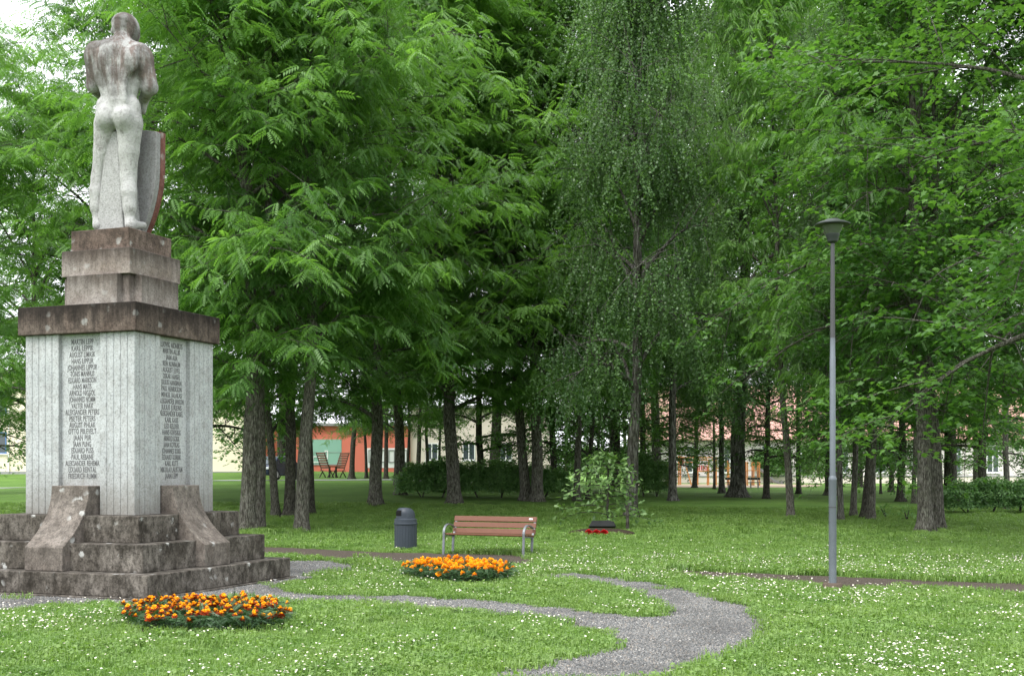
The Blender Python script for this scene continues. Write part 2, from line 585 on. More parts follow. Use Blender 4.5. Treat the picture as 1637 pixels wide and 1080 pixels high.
def sheet(name, poly, z, mat, follow=False):
    bm = bmesh.new()
    f = bm.faces.new([bm.verts.new((p[0], p[1], (float(terrain(p[0], p[1])) if follow else 0) + z)) for p in poly])
    bmesh.ops.triangulate(bm, faces=[f])
    bmesh.ops.recalc_face_normals(bm, faces=bm.faces)
    if sum(f.normal.z for f in bm.faces) < 0:
        bmesh.ops.reverse_faces(bm, faces=bm.faces)
    me = bpy.data.meshes.new(name)
    bm.to_mesh(me)
    bm.free()
    me.materials.append(mat)
    return tag(link(bpy.data.objects.new(name, me)), kind='structure')


rng = np.random.default_rng(5)


def rough_edge(poly, amp=.035):
    P = dense(poly, 7)
    return P + rng.normal(0, amp, P.shape) * np.array([1, 1.3])


# gravel walk in the foreground, its branch between the two lawn islands, and the ring round the monument
GRAVEL_PX = [(790, 1092), (845, 1070), (905, 1057), (960, 1043), (988, 1028), (962, 1008), (900, 993), (830, 985), (750, 978), (640, 971), (540, 966),
             (455, 962), (400, 958), (330, 960), (250, 967), (150, 967), (60, 971), (-120, 978), (-120, 945), (200, 940), (400, 935), (440, 940), (480, 951), (560, 953), (640, 955), (750, 960), (850, 970), (940, 980), (1010, 988), (1056, 988),
             (1064, 976), (1035, 957), (985, 943), (925, 931), (855, 924), (905, 918), (955, 922), (1030, 932), (1100, 945), (1170, 963), (1218, 985), (1228, 1008), (1196, 1034), (1140, 1056), (1090, 1076), (1055, 1092)]
GRAVEL = rough_edge(flat_poly(GRAVEL_PX), .04)
sheet('gravel_path', GRAVEL, .006, M['gravel'])['label'] = 'grey gravel path forking in front of the monument'
RING_PX = [(430, 936), (470, 928), (515, 918), (575, 907), (530, 898), (470, 898), (400, 905)]
RING = rough_edge(flat_poly(RING_PX), .02)
sheet('gravel_path', RING, .006, M['gravel'])['label'] = 'narrow gravel strip beside the monument steps'
DIRT_PX = [(380, 896), (430, 890), (520, 895), (610, 899), (700, 904), (790, 907), (850, 904), (840, 889), (760, 885), (690, 884), (600, 882), (500, 877), (430, 874), (380, 872)]
DIRT = rough_edge(flat_poly(DIRT_PX), .03)
sheet('dirt_path', DIRT, .005, M['dirt'])['label'] = 'bare brown earth path in front of the bench'
DIRT2_PX = [(1050, 916), (1100, 920), (1230, 929), (1330, 936), (1450, 942), (1560, 948), (1760, 958), (1760, 935), (1560, 930), (1450, 926), (1330, 921), (1230, 917), (1100, 912)]
DIRT2 = rough_edge(flat_poly(DIRT2_PX), .03)
sheet('dirt_path', DIRT2, .005, M['dirt'])['label'] = 'dark earth path running behind the lamp post'


def strip(name, pts, w, z, mat, label):
    L, Rr = [], []
    P = [np.array((p.x, p.y)) for p in pts]
    for i, p in enumerate(P):
        d = P[min(i + 1, len(P) - 1)] - P[max(i - 1, 0)]
        d = d / np.linalg.norm(d)
        nrm = np.array((-d[1], d[0])) * w / 2
        L.append(p + nrm); Rr.append(p - nrm)
    vv = [(q[0], q[1], float(terrain(q[0], q[1])) + z) for q in L] + [(q[0], q[1], float(terrain(q[0], q[1])) + z) for q in Rr]
    n = len(P)
    o = MB().add(vv, [(i, i + 1, n + i + 1, n + i) for i in range(n - 1)]).build(name, mat)
    o['label'] = label
    o['kind'] = 'structure'
    return o


strip('road', [on_ground(px, 76) for px in np.linspace(-500, 790, 90)], 3.2, .02, M['asphalt'], 'pale asphalt lane crossing the park behind the trees')
PG = [on_ground(px, D) for px, D in ((1040, 96), (1275, 96), (1290, 112), (1040, 112))]
sheet('sandpit', dense([(p.x, p.y) for p in PG], 12), .015, M['sand'], True)['label'] = 'sandy ground under the playground'


def inside(poly, x, y):
    p = np.asarray(poly)
    r = np.zeros(len(x), bool)
    j = len(p) - 1
    for i in range(len(p)):
        xi, yi, xj, yj = *p[i], *p[j]
        if yi != yj:
            c = ((yi > y) != (yj > y)) & (x < (xj - xi) * (y - yi) / (yj - yi) + xi)
            r ^= c
        j = i
    return r


# ------------------------------------------------------------------ monument
MC, MTH = Vector((-5.788, 18.266, 0)), R(69.594 - 90)
Z = dict(s1=.34, s2=.715, s3=1.082, cb=3.635, ct=4.037, b0=4.52, t2=4.884, t3=5.191)
mon = thing('war_memorial', 'tall stepped concrete war memorial with two panels of engraved names', 'monument', MC, MTH)


def sq(h, z0, z1):
    return MB().box(-h, h, -h, h, z0, z1)


sq(1.86, -.1, .045).build('footing', M['step'], mon, .01)
for h, z0, z1 in ((1.797, .045, Z['s1']), (1.51, Z['s1'], Z['s2']), (1.228, Z['s2'], Z['s3'])):
    sq(h, z0, z1).build('step', M['step'], mon, .014)
HS = .943
PW = .585
core = sq(HS - .07, Z['s3'], Z['cb']).build('shaft', M['panel'], mon)
# corner piers: square with four V grooves in each outer face


def pier_outline():
    g, d = .011, .016
    pts = [(HS - PW, -HS + PW), (HS - PW, -HS)]
    for k in range(1, 5):
        x = HS - PW + PW * k / 5
        pts += [(x - g, -HS), (x, -HS + d), (x + g, -HS)]
    pts.append((HS, -HS))
    for k in range(1, 5):
        y = -HS + PW * k / 5
        pts += [(HS, y - g), (HS - d, y), (HS, y + g)]
    pts.append((HS, -HS + PW))
    return pts


p0 = MB().prism(pier_outline(), Z['s3'] + .001, Z['cb'] - .001).build('pier', M['shaft'], mon, .004, seg=1)
for k in (1, 2, 3):
    copy_part(p0, mon, rotation_euler=(0, 0, k * math.pi / 2))
sq(1.02, Z['cb'], Z['ct']).build('cap_slab', M['cap'], mon, .012)
sq(.555, Z['ct'], Z['b0']).build('pedestal_tier', M['tier'], mon, .008)
for k in range(4):          # four blocks set against the pedestal's lowest tier
    MB().box(-.44, .44, -.68, -.50, Z['ct'] + .001, Z['b0'] - .012).build('pedestal_block', M['tier'], mon, .01, rz=k * math.pi / 2)
sq(.6, Z['b0'] - .01, Z['t2']).build('pedestal_tier', M['tier_mid'], mon, .012)
sq(.507, Z['t2'], Z['t3']).build('pedestal_tier', M['tier_top'], mon, .012)
# curved buttresses running down over the steps
prof = [(-HS + .12, Z['s1'] + .002), (-HS + .12, 1.49), (-1.13, 1.49)]
for k in range(1, 11):
    a = k / 10
    prof.append((-1.13 - .53 * a ** 2.1, 1.49 - .83 * a ** .95))
prof.append((-1.66, Z['s1'] + .002))
but = MB().prism(prof, -.32, .32, 'x').build('buttress', M['buttress'], mon, .01)
for k in (1, 2, 3):
    copy_part(but, mon, rotation_euler=(0, 0, k * math.pi / 2))

NAMES_A = 'MARTIN LEPP|KARL LEPPIK|AUGUST LIMASK|HANS LIPPUR|JOHANNES LIPPUR|TÕNIS MANNUS|EDUARD MARKSON|HANS MATS|ARNOLD NIGGOL|JOHANNES NÕMM|VALTER NÄKK|ALEKSANDER PETERS|PEETER PETERS|AUGUST PIHLAK|OTTO PIILEVELT|JAAN PIIR|JAAN PUNG|EDUARD PUSS|PAUL REBANE|ALEKSANDER REHEMA|EDUARD REINTAL|FRIEDRICH RUMM'.split('|')
NAMES_B = 'LUDVIG AIDNIRTS|MARTIN ALLIK|JAAN AUA|REIN AUNBAUM|AUGUST EEVEL|OSKAR HANSEL|JULIUS HANSMAN|PAUL HENRIKSON|MIHKEL JALAKAS|ALEKSANDER JANSON|JULIUS JÜRJENS|ALEKSANDER KABEL|KARL KASS|LEO KELDER|HANS KIVISIKK|ARNOLD KOKK|JAAN KOTKAS|JOHANNES KUKK|EDUARD KURRIK|KARL KUTT|NIKOLAI LAUSTAM|JAAN LEPP'.split('|')


def text_mesh(body):
    cu = bpy.data.curves.new('inscription', 'FONT')
    cu.body = body
    cu.size = .108
    cu.align_x = 'CENTER'
    cu.space_character = 1.08
    cu.offset = .0012
    cu.extrude = .002
    o = bpy.data.objects.new('inscription', cu)
    COL.objects.link(o)
    dg = bpy.context.evaluated_depsgraph_get()
    me = bpy.data.meshes.new_from_object(o.evaluated_get(dg))
    bpy.data.objects.remove(o)
    me.materials.clear()
    me.materials.append(M['ink'])
    return me


for names, rot in ((NAMES_A, 0), (NAMES_B, math.pi / 2)):
    for i, nm in enumerate(names):
        me = text_mesh(nm)
        o = link(bpy.data.objects.new('inscription', me), mon)
        wd = max(v.co.x for v in me.vertices) - min(v.co.x for v in me.vertices)
        zl = 3.49 - .0905 * i
        want = .0345 * len(nm)
        o.rotation_euler = (R(90), 0, rot)
        o.scale = (want / wd, 1, 1)
        d = HS - .07 + .0015
        o.location = (0, -d, zl) if rot == 0 else (d, 0, zl)

# ------------------------------------------------------------------ statue (implicit surface, turned into a mesh)
CT, ST = math.cos(MTH), math.sin(MTH)


def L(px, py, yl):
    """picture point at a chosen distance in front of the figure's axis -> statue frame (x right, y forward, z up)"""
    xl = 0.0
    for _ in range(6):
        D = MC.y + ST * xl + CT * yl
        X = (px - CX) / FPX * D
        xl = (X - MC.x + ST * yl) / CT
    return np.array([xl, yl, EYE + (HY - py) / FPX * D - Z['t3']])


h_ = .017
gxs, gys, gzs = np.arange(-.75, .80, h_), np.arange(-.5, .85, h_), np.arange(-.06, 3.4, h_)
GX, GY, GZ = np.meshgrid(gxs, gys, gzs, indexing='ij')
GX, GY, GZ = (a.astype(np.float32) for a in (GX, GY, GZ))


def cone(a, b, ra, rb, fy=1.0):
    a, b = np.asarray(a, float), np.asarray(b, float)
    d = b - a
    q = (GX - a[0], (GY - a[1]) * fy, GZ - a[2])
    d2 = np.array([d[0], d[1] * fy, d[2]])
    t_ = np.clip((q[0] * d2[0] + q[1] * d2[1] + q[2] * d2[2]) / max(d2 @ d2, 1e-9), 0, 1)
    return np.sqrt((q[0] - t_ * d2[0]) ** 2 + (q[1] - t_ * d2[1]) ** 2 + (q[2] - t_ * d2[2]) ** 2) - (ra + (rb - ra) * t_)


def ell(c, r):
    q = np.sqrt(((GX - c[0]) / r[0]) ** 2 + ((GY - c[1]) / r[1]) ** 2 + ((GZ - c[2]) / r[2]) ** 2)
    return (q - 1) * min(r)


def smin(a, b, k):
    h = np.clip(.5 + .5 * (b - a) / k, 0, 1)
    return b + (a - b) * h - k * h * (1 - h)


def smax(a, b, k):
    return -smin(-a, -b, k)


F = None


def U(s, k=.06):
    global F
    F = s if F is None else smin(F, s, k)


# trunk of the body
U(ell(L(188, 105, .10), (.43, .26, .42)))
U(cone(L(160, 88, .06), L(222, 92, .14), .17, .17), .1)
U(cone(L(188, 82, .06), L(194, 66, .11), .20, .11), .09)
U(cone(L(160, 80, .05), L(188, 70, .09), .10, .085), .06)
U(cone(L(222, 84, .12), L(203, 71, .12), .10, .085), .06)
U(cone(L(189, 118, .08), L(191, 160, .04), .29, .255, 1.35), .1)
U(cone(L(163, 105, .05), L(172, 146, .04), .11, .09), .08)
U(cone(L(216, 110, .10), L(211, 146, .06), .11, .09), .08)
U(ell(L(190, 178, .02), (.31, .22, .20)), .08)
U(cone(L(166, 168, .02), L(167, 192, .02), .11, .13), .06)
U(cone(L(212, 168, .02), L(213, 192, .02), .11, .13), .06)
U(ell(L(171, 188, -.12), (.150, .16, .185)), .04)
U(ell(L(198, 188, -.12), (.155, .16, .185)), .04)
U(ell(L(172, 96, -.12), (.16, .085, .20)), .05)
U(ell(L(206, 99, -.09), (.16, .085, .20)), .05)
U(cone(L(179, 118, -.13), L(182, 160, -.15), .07, .06), .07)
U(cone(L(196, 118, -.12), L(197, 160, -.15), .07, .06), .07)
def chain(pts, k):
    c = None
    for (a, ra), (b, rb_) in zip(pts, pts[1:]):
        q = cone(a, b, ra, rb_)
        c = q if c is None else smin(c, q, .045)
    U(c, k)


# legs, with the calf set back
chain([(L(170, 202, .0), .182), (L(165, 242, .03), .140), (L(158, 284, .05), .112), (L(154, 308, .0), .106), (L(154, 332, .0), .092), (L(156, 351, .01), .062), (L(156, 361, -.02), .072)], .07)
U(cone(L(156, 360, -.03), L(154, 361, .24), .066, .055), .05)
chain([(L(207, 202, .02), .190), (L(206, 242, .04), .150), (L(205, 284, .06), .122), (L(206, 308, .01), .115), (L(207, 332, .0), .098), (L(207, 351, .01), .068), (L(208, 361, -.02), .078)], .07)
U(cone(L(208, 360, -.03), L(230, 360, .26), .072, .058), .05)
# left arm
U(ell(L(152, 88, .05), (.145, .16, .19)), .08)
U(cone(L(150, 92, .06), L(149, 138, .10), .125, .095), .06)
U(cone(L(149, 138, .10), L(168, 160, .44), .098, .07), .05)
U(ell(L(176, 164, .50), (.09, .10, .06)), .05)
# right arm
U(ell(L(226, 92, .13), (.15, .17, .19)), .08)
U(cone(L(229, 96, .14), L(240, 140, .17), .145, .115), .06)
U(cone(L(239, 140, .17), L(230, 158, .50), .112, .075), .05)
U(cone(L(230, 160, .50), L(228, 178, .52), .07, .055), .05)
# neck and bowed head with a close cap of hair
U(cone(L(195, 68, .10), L(199, 52, .19), .118, .108), .04)
hc = L(201, 46, .24)
U(ell(hc, (.188, .222, .205)), .03)
U(ell(L(210, 58, .33), (.115, .13, .13)), .06)
U(ell(L(216, 56, .44), (.035, .05, .05)), .03)
cap_ = smax(ell(hc + np.array([0, -.01, .015]), (.197, .232, .214)), -((GZ - hc[2]) * .9 + (GY - hc[1]) * .55 + .045), .015)
U(cap_, .012)
U(ell(L(212, 51, .22), (.03, .05, .06)), .015)
U(ell(L(181, 49, .22), (.03, .05, .06)), .015)
# furrow of the spine, cleft, folds, arm gaps
F = smax(F, -cone(L(186, 78, -.235), L(189, 168, -.245), .065, .055), .06)
F = smax(F, -cone(L(182.5, 176, -.33), L(183, 210, -.25), .035, .05), .035)
F = smax(F, -cone(L(160, 213, -.26), L(212, 214, -.26), .05, .05), .06)
F = smax(F, -cone(L(170, 128, -.25), L(182, 114, -.24), .04, .03), .06)
F = smax(F, -cone(L(212, 130, -.22), L(200, 116, -.22), .04, .03), .06)


def surface_nets(F):
    ins = F < 0
    sx, sy, sz = F.shape
    cnt = np.zeros((sx - 1, sy - 1, sz - 1), np.int8)
    for a in (0, 1):
        for b in (0, 1):
            for c in (0, 1):
                cnt += ins[a:sx - 1 + a, b:sy - 1 + b, c:sz - 1 + c]
    act = (cnt > 0) & (cnt < 8)
    idx = np.full(act.shape, -1, np.int64)
    cells = np.argwhere(act)
    idx[act] = np.arange(len(cells))
    acc, num = np.zeros((len(cells), 3)), np.zeros(len(cells))
    cor = [(a, b, c) for a in (0, 1) for b in (0, 1) for c in (0, 1)]
    val = {k: F[cells[:, 0] + k[0], cells[:, 1] + k[1], cells[:, 2] + k[2]].astype(float) for k in cor}
    for k in cor:
        for ax in range(3):
            if k[ax] == 0:
                q = list(k); q[ax] = 1; q = tuple(q)
                a, b = val[k], val[q]
                m = (a < 0) != (b < 0)
                t_ = np.where(m, a / np.where(m, a - b, 1), 0)
                p = np.tile(np.array(k, float), (len(cells), 1))
                p[:, ax] = t_
                acc[m] += p[m]
                num[m] += 1
    P = cells + acc / num[:, None]
    quads = []
    for ax in range(3):
        o1, o2 = [(1, 2), (2, 0), (0, 1)][ax]
        sl0 = [slice(None)] * 3; sl1 = [slice(None)] * 3
        sl0[ax] = slice(0, -1); sl1[ax] = slice(1, None)
        A, B = ins[tuple(sl0)], ins[tuple(sl1)]
        e = np.argwhere(A != B)
        e = e[(e[:, o1] > 0) & (e[:, o2] > 0) & (e[:, o1] < F.shape[o1] - 1) & (e[:, o2] < F.shape[o2] - 1)]
        fl = A[e[:, 0], e[:, 1], e[:, 2]]
        d1, d2 = np.zeros(3, int), np.zeros(3, int)
        d1[o1] = 1; d2[o2] = 1
        g = lambda q: idx[q[:, 0], q[:, 1], q[:, 2]]
        q = np.stack([g(e - d1 - d2), g(e - d2), g(e), g(e - d1)], 1)
        q[~fl] = q[~fl][:, ::-1]
        quads.append(q[(q >= 0).all(1)])
    return P, np.concatenate(quads)


P, Q = surface_nets(F)
P = P * h_ + np.array([gxs[0], gys[0], gzs[0]])
E2 = np.concatenate([Q[:, [0, 1]], Q[:, [1, 2]], Q[:, [2, 3]], Q[:, [3, 0]]])
deg = np.bincount(E2.ravel(), minlength=len(P)).astype(float)[:, None]
wl_ = np.where(P[:, 2:] < 1.35, .7, .08)
for _ in range(14):
    sm = np.stack([np.bincount(E2[:, 0], P[E2[:, 1], c], len(P)) + np.bincount(E2[:, 1], P[E2[:, 0], c], len(P)) for c in range(3)], 1) / np.maximum(deg, 1)
    P = P + (sm - P) * wl_
P[:, 2] = np.maximum(P[:, 2], .004)
statue = thing('statue', 'stone statue of a standing nude man seen from behind, head bowed, leaning on a shield', 'statue', (MC.x, MC.y, Z['t3']), MTH)
me = mesh_np('body', P, [Q], [M['statue']], shade=True)
link(bpy.data.objects.new('body', me), statue)
del F, GX, GY, GZ
# shield standing in front of the legs, its inner side towards the back
sh = []
for k in range(9):
    a = k / 8
    sh.append((-.34 + .68 * a, 1.60 + .05 * math.sin(math.pi * a)))
for k in range(1, 15):
    a = k / 14
    sh.append((.34 * (1 - .06 * a) * math.cos(max(0, (a - .35) / .65) * math.pi / 2) ** .75, 1.60 - 1.585 * a))
for k in range(13, 0, -1):
    a = k / 14
    sh.append((-.34 * (1 - .06 * a) * math.cos(max(0, (a - .35) / .65) * math.pi / 2) ** .75, 1.60 - 1.585 * a))
MB().prism(sh, .36, .47, 'y').build('shield', M['shield'], statue, .01)
rim_o = [(x * 1.035, .02 + (z - .02) * 1.012) for x, z in sh]
MB().prism(rim_o, .47, .58, 'y').build('shield_rim', M['shield_rim'], statue, .012)
a, b, c, d = L(157, 361, .03), L(203, 361, .03), L(192, 212, .03), L(176, 212, .03)
MB().prism([(a[0], .003), (b[0], .003), (c[0], c[2]), (d[0], d[2])], -.05, .40, 'y').build('support', M['support'], statue, .02)

# ------------------------------------------------------------------ trees
RG = np.random.default_rng


def norm(v):
    return v / np.maximum(np.linalg.norm(v, axis=-1, keepdims=True), 1e-9)


def tube_np(acc, pts, rad, n):
    """append a tube to acc = [verts list, quads list, count]"""
    pts = np.asarray(pts); m = len(pts)
    d = np.gradient(pts, axis=0); d = norm(d)
    ref = np.array([0., 0., 1.]) if abs(d[:, 2]).mean() < .8 else np.array([1., 0., 0.])
    u = norm(np.cross(d, ref)); w = np.cross(d, u)
    th = np.arange(n) * 2 * math.pi / n
    ring = u[:, None] * np.cos(th)[None, :, None] + w[:, None] * np.sin(th)[None, :, None]
    rad = np.asarray(rad)
    if rad.ndim == 1:
        rad = rad[:, None]
    acc[0].append((pts[:, None] + ring * rad[..., None]).reshape(-1, 3))
    i = (np.arange(m - 1)[:, None] * n + np.arange(n)[None])
    j = (np.arange(m - 1)[:, None] * n + (np.arange(n) + 1)[None] % n)
    acc[1].append(np.stack([i, j, j + n, i + n], -1).reshape(-1, 4) + acc[2])
    acc[2] += m * n


def ash_leaf():
    V, Fq = [], []
    def leaflet(p, ang, ln, wd, drop):
        c, s = math.cos(ang), math.sin(ang)
        n = len(V)
        for l, w, z in ((0, 0, 0), (.42, .5, -.10), (1, 0, -drop), (.42, -.5, -.10)):
            x, y = l * ln, w * wd
            V.append((p[0] + x * c - y * s, p[1] + x * s + y * c, p[2] + z * ln))
        Fq.append((n, n + 1, n + 2, n + 3))
    Ln = .40
    for k in range(6):
        t_ = .16 + .80 * k / 6
        x, z = Ln * t_, -.16 * t_ * t_
        for s in (1, -1):
            leaflet((x, 0, z), s * R(66 - 14 * t_),   .110 * (.75 + .5 * math.sin(math.pi * min(1, t_ * .9))), .047, .45)
    leaflet((Ln, 0, -.16), 0, .12, .042, .5)
    return np.array(V), [np.array(Fq)]


def maple_leaf(s=.132):
    o = [(0, 0), (-.10, .18), (-.12, .42), (.16, .30), (.34, .52), (.46, .26), (1.0, 0), (.46, -.26), (.34, -.52), (.16, -.30), (-.12, -.42), (-.10, -.18)]
    V = np.array([(x * s, y * s, -(abs(y) * .28 + x * x * .22) * s) for x, y in o])
    return V, [np.array([(0, 1, 2, 3), (0, 9, 10, 11)]), np.array([(0, 3, 4, 5, 6), (0, 6, 7, 8, 9)])]


def oval_leaf(ln, wd, drop=.25):
    V = np.array([(0, 0, 0), (.45 * ln, .5 * wd, -.06 * ln), (ln, 0, -drop * ln), (.45 * ln, -.5 * wd, -.06 * ln)])
    return V, [np.array([(0, 1, 2, 3)])]


def oak_leaf(ln=.16, wd=.09):
    o = [(0, 0), (.2, .28), (.35, .20), (.5, .5), (.66, .34), (.85, .42), (1, 0), (.85, -.42), (.66, -.34), (.5, -.5), (.35, -.20), (.2, -.28)]
    V = np.array([(x * ln, y * wd, -abs(y) * .2 * wd - x * x * .2 * ln) for x, y in o])
    return V, [np.array([(0, 1, 2, 3), (0, 9, 10, 11)]), np.array([(0, 3, 4, 5, 6), (0, 6, 7, 8, 9)])]


def place_leaves(tmpl, pos, xd, up, scale, tint):
    V, Fs = tmpl
    xd = norm(xd)
    yd = norm(np.cross(up, xd))
    zd = np.cross(xd, yd)
    B = np.stack([xd, yd, zd], 1)                       # rows are the axes
    P = np.einsum('vk,nkj->nvj', V, B) * scale[:, None, None] + pos[:, None]
    n, k = len(pos), len(V)
    off = (np.arange(n) * k)[:, None, None]
    faces = [(f[None] + off).reshape(-1, f.shape[1]) for f in Fs]
    return P.reshape(-1, 3), faces, np.repeat(tint, k)


def rot_z(v, a):
    c, s = np.cos(a), np.sin(a)
    return np.stack([v[..., 0] * c - v[..., 1] * s, v[..., 0] * s + v[..., 1] * c, v[..., 2]], -1)


SP = {
    'ash': dict(n1=36, n2=8, nt=7, nl=6, tl=(.5, 1.0), leaf=ash_leaf(), mat='ash', bark='bark', R=5.4, zb=.20, prof=[.75, .95, 1.0, .9, .5]),
    'maple': dict(n1=38, n2=9, nt=9, nl=12, tl=(.5, .95), leaf=maple_leaf(), mat='maple', bark='bark', R=5.2, zb=.22, prof=[.8, 1.0, 1.0, .85, .45]),
    'birch': dict(n1=44, n2=8, nt=9, nl=44, tl=(.8, 1.9), leaf=oval_leaf(.084, .066), mat='birch', bark='bark_birch', R=4.6, zb=.17, prof=[.75, 1.0, .95, .75, .3]),
    'linden': dict(n1=34, n2=8, nt=7, nl=13, tl=(.5, .95), leaf=oval_leaf(.13, .11), mat='linden', bark='bark_dark', R=5.0, zb=.09, prof=[.8, 1.0, 1.0, .85, .45]),
}


def make_tree(name, sp, seed, H=18.0, zb=None, R0=.20, wide=1.0):
    s = SP[sp]
    g = RG(seed)
    zb = (s['zb'] if zb is None else zb) * H
    acc = [[], [], 0]
    # stem
    m = 22
    z = np.concatenate([[-.25, 0, .12, .3, .6, 1.1], np.linspace(1.8, .95 * H, m - 6)])
    wob = np.cumsum(g.normal(0, .045, (m, 2)), 0) * np.clip(z / 4, 0, 1)[:, None]
    stem = np.column_stack([wob, z])
    rad = R0 * (np.clip(1 - z / (H * 1.02), .02, 1) ** .85) * (1 + .55 * np.exp(-np.clip(z, 0, 9) / .22))
    n = 14
    th = np.arange(n) * 2 * math.pi / n
    ph = g.uniform(0, 6.28, 5)
    lob = 1 + .05 * np.cos(3 * th + ph[0])[None] + .04 * np.cos(5 * th + ph[1])[None] + g.normal(0, .03, (m, n)) \
        + .22 * np.exp(-np.clip(z, 0, 9) / .25)[:, None] * np.cos(4 * th + ph[2])[None]
    tube_np(acc, stem, rad[:, None] * lob, n)
    S, Dr, Ln, Tn = [], [], [], []
    az = g.uniform(0, 6.28)
    for i in range(s['n1']):
        t_ = (i + g.uniform(0, .9)) / s['n1']
        zz = zb + (H * .95 - zb) * t_ ** .92
        az += 2.4 + g.normal(0, .35)
        L1 = s['R'] * wide * np.interp(t_, [0, .18, .5, .8, 1], s['prof']) * g.uniform(.55, 1.2)
        el = R(np.interp(t_, [0, .5, 1], [26, 50, 72] if sp in ('ash', 'birch') else [4, 38, 68]) + g.normal(0, 16))
        if sp == 'birch':
            el += R(14)
        st = np.array([np.interp(zz, z, stem[:, 0]), np.interp(zz, z, stem[:, 1]), zz])
        k = 8
        q = np.linspace(0, 1, k)
        droop = np.interp(t_, [0, .6, 1], [.34, .20, .05]) * (1.5 if sp == 'birch' else 1)
        hdir = np.array([math.cos(az), math.sin(az)])
        bend = np.cumsum(g.normal(0, .05, k)) * L1 * .25
        r_ = q * L1 * math.cos(el)
        pts = np.column_stack([st[0] + hdir[0] * r_ - hdir[1] * bend, st[1] + hdir[1] * r_ + hdir[0] * bend,
                               st[2] + q * L1 * math.sin(el) - droop * L1 * q ** 2.2 + np.cumsum(g.normal(0, .02, k)) * L1 * .2])
        rb = float(np.interp(zz, z, rad)) * .48 + .008
        tube_np(acc, pts, rb * (1 - .88 * q), 6)
        for j in range(s['n2']):
            u_ = (.22 if sp in ('maple', 'linden') else .34) + (.78 if sp in ('maple', 'linden') else .66) * (j + g.uniform(0, .8)) / s['n2']
            if g.uniform() < .14:
                continue
            p = np.array([np.interp(u_, q, pts[:, c]) for c in range(3)])
            sd_ = 1 if (j % 2) else -1
            a2 = az + sd_ * R(g.uniform(25, 78)) * (1 - .5 * (u_ > .93))
            L2 = L1 * (.54 - .26 * u_) * g.uniform(.7, 1.25) + .25
            e2 = el * .5 + R(g.normal(0, 32))
            d2 = np.array([math.cos(a2) * math.cos(e2), math.sin(a2) * math.cos(e2), math.sin(e2)])
            q2 = np.linspace(0, 1, 5)
            pp = p + d2 * (q2 * L2)[:, None]
            pp[:, 2] -= .18 * L2 * q2 ** 2
            tube_np(acc, pp, (rb * .34 * (1 - .7 * u_) + .006) * (1 - .8 * q2), 4)
            nt = s['nt']
            shift = g.normal(0, .15)
            uu = (np.arange(nt) + g.uniform(.2, 1, nt)) / nt
            for a_ in range(nt):
                S.append([np.interp(uu[a_], q2, pp[:, c]) for c in range(3)])
                sg = 1 if a_ % 2 else -1
                aa = a2 + sg * R(g.uniform(20, 95)) * (0.3 if a_ == nt - 1 else 1)
                Dr.append([math.cos(aa), math.sin(aa), g.normal(0, .36)])
                Ln.append(g.uniform(*s['tl']) * (.75 + .25 * L2))
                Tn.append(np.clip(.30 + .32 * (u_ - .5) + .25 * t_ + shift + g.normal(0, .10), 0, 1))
    S, Dr, Ln, Tn = np.array(S), norm(np.array(Dr)), np.array(Ln), np.array(Tn)
    N, nl = len(S), s['nl']
    if sp == 'birch':
        Dr = norm(Dr * np.array([.45, .45, 1]) + np.array([0, 0, -.95]))
    # twigs
    ends = S + Dr * Ln[:, None]
    ends[:, 2] -= .10 * Ln
    tw = norm(np.cross(Dr, np.array([0, 0, 1.0]))) * .005
    tv = np.stack([S + tw, S - tw, S + np.array([0, 0, .008]), ends], 1).reshape(-1, 3)
    b = (np.arange(N) * 4)[:, None]
    ttri = np.concatenate([b + np.array([[0, 1, 3]]), b + np.array([[1, 2, 3]]), b + np.array([[2, 0, 3]])])
    tv0 = np.concatenate(acc[0]); tq = np.concatenate(acc[1])
    trunk = mesh_np(name + '_trunk', np.concatenate([tv0, tv]), [tq, ttri + len(tv0)], [M[s['bark']]], shade=True)
    # leaves
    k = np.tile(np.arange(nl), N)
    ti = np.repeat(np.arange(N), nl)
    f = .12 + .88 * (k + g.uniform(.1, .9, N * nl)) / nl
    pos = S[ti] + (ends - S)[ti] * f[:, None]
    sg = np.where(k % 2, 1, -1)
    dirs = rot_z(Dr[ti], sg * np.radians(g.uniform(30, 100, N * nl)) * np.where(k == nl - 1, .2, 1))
    nn = N * nl
    if sp == 'birch':
        dirs = norm(g.normal(0, 1, (nn, 3)) * np.array([1, 1, .5]) + np.array([0, 0, -.5]))
        up = norm(g.normal(0, .8, (nn, 3)) + np.array([0, 0, .6]))
        pos = pos + g.normal(0, .022, (nn, 3))
    else:
        dirs[:, 2] = g.normal(-.28, .30, nn)
        up = norm(np.column_stack([g.normal(0, .38, nn), g.normal(0, .38, nn), np.ones(nn)]))
        if sp != 'ash':
            pos = pos + g.normal(0, .06, (nn, 3))
            dirs[:, 2] = g.normal(-.30, .30, nn)
    sc = g.uniform(.75, 1.2, nn)
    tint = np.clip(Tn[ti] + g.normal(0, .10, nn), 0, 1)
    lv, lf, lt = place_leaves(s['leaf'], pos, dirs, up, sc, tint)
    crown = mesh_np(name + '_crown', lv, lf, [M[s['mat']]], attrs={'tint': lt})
    return trunk, crown


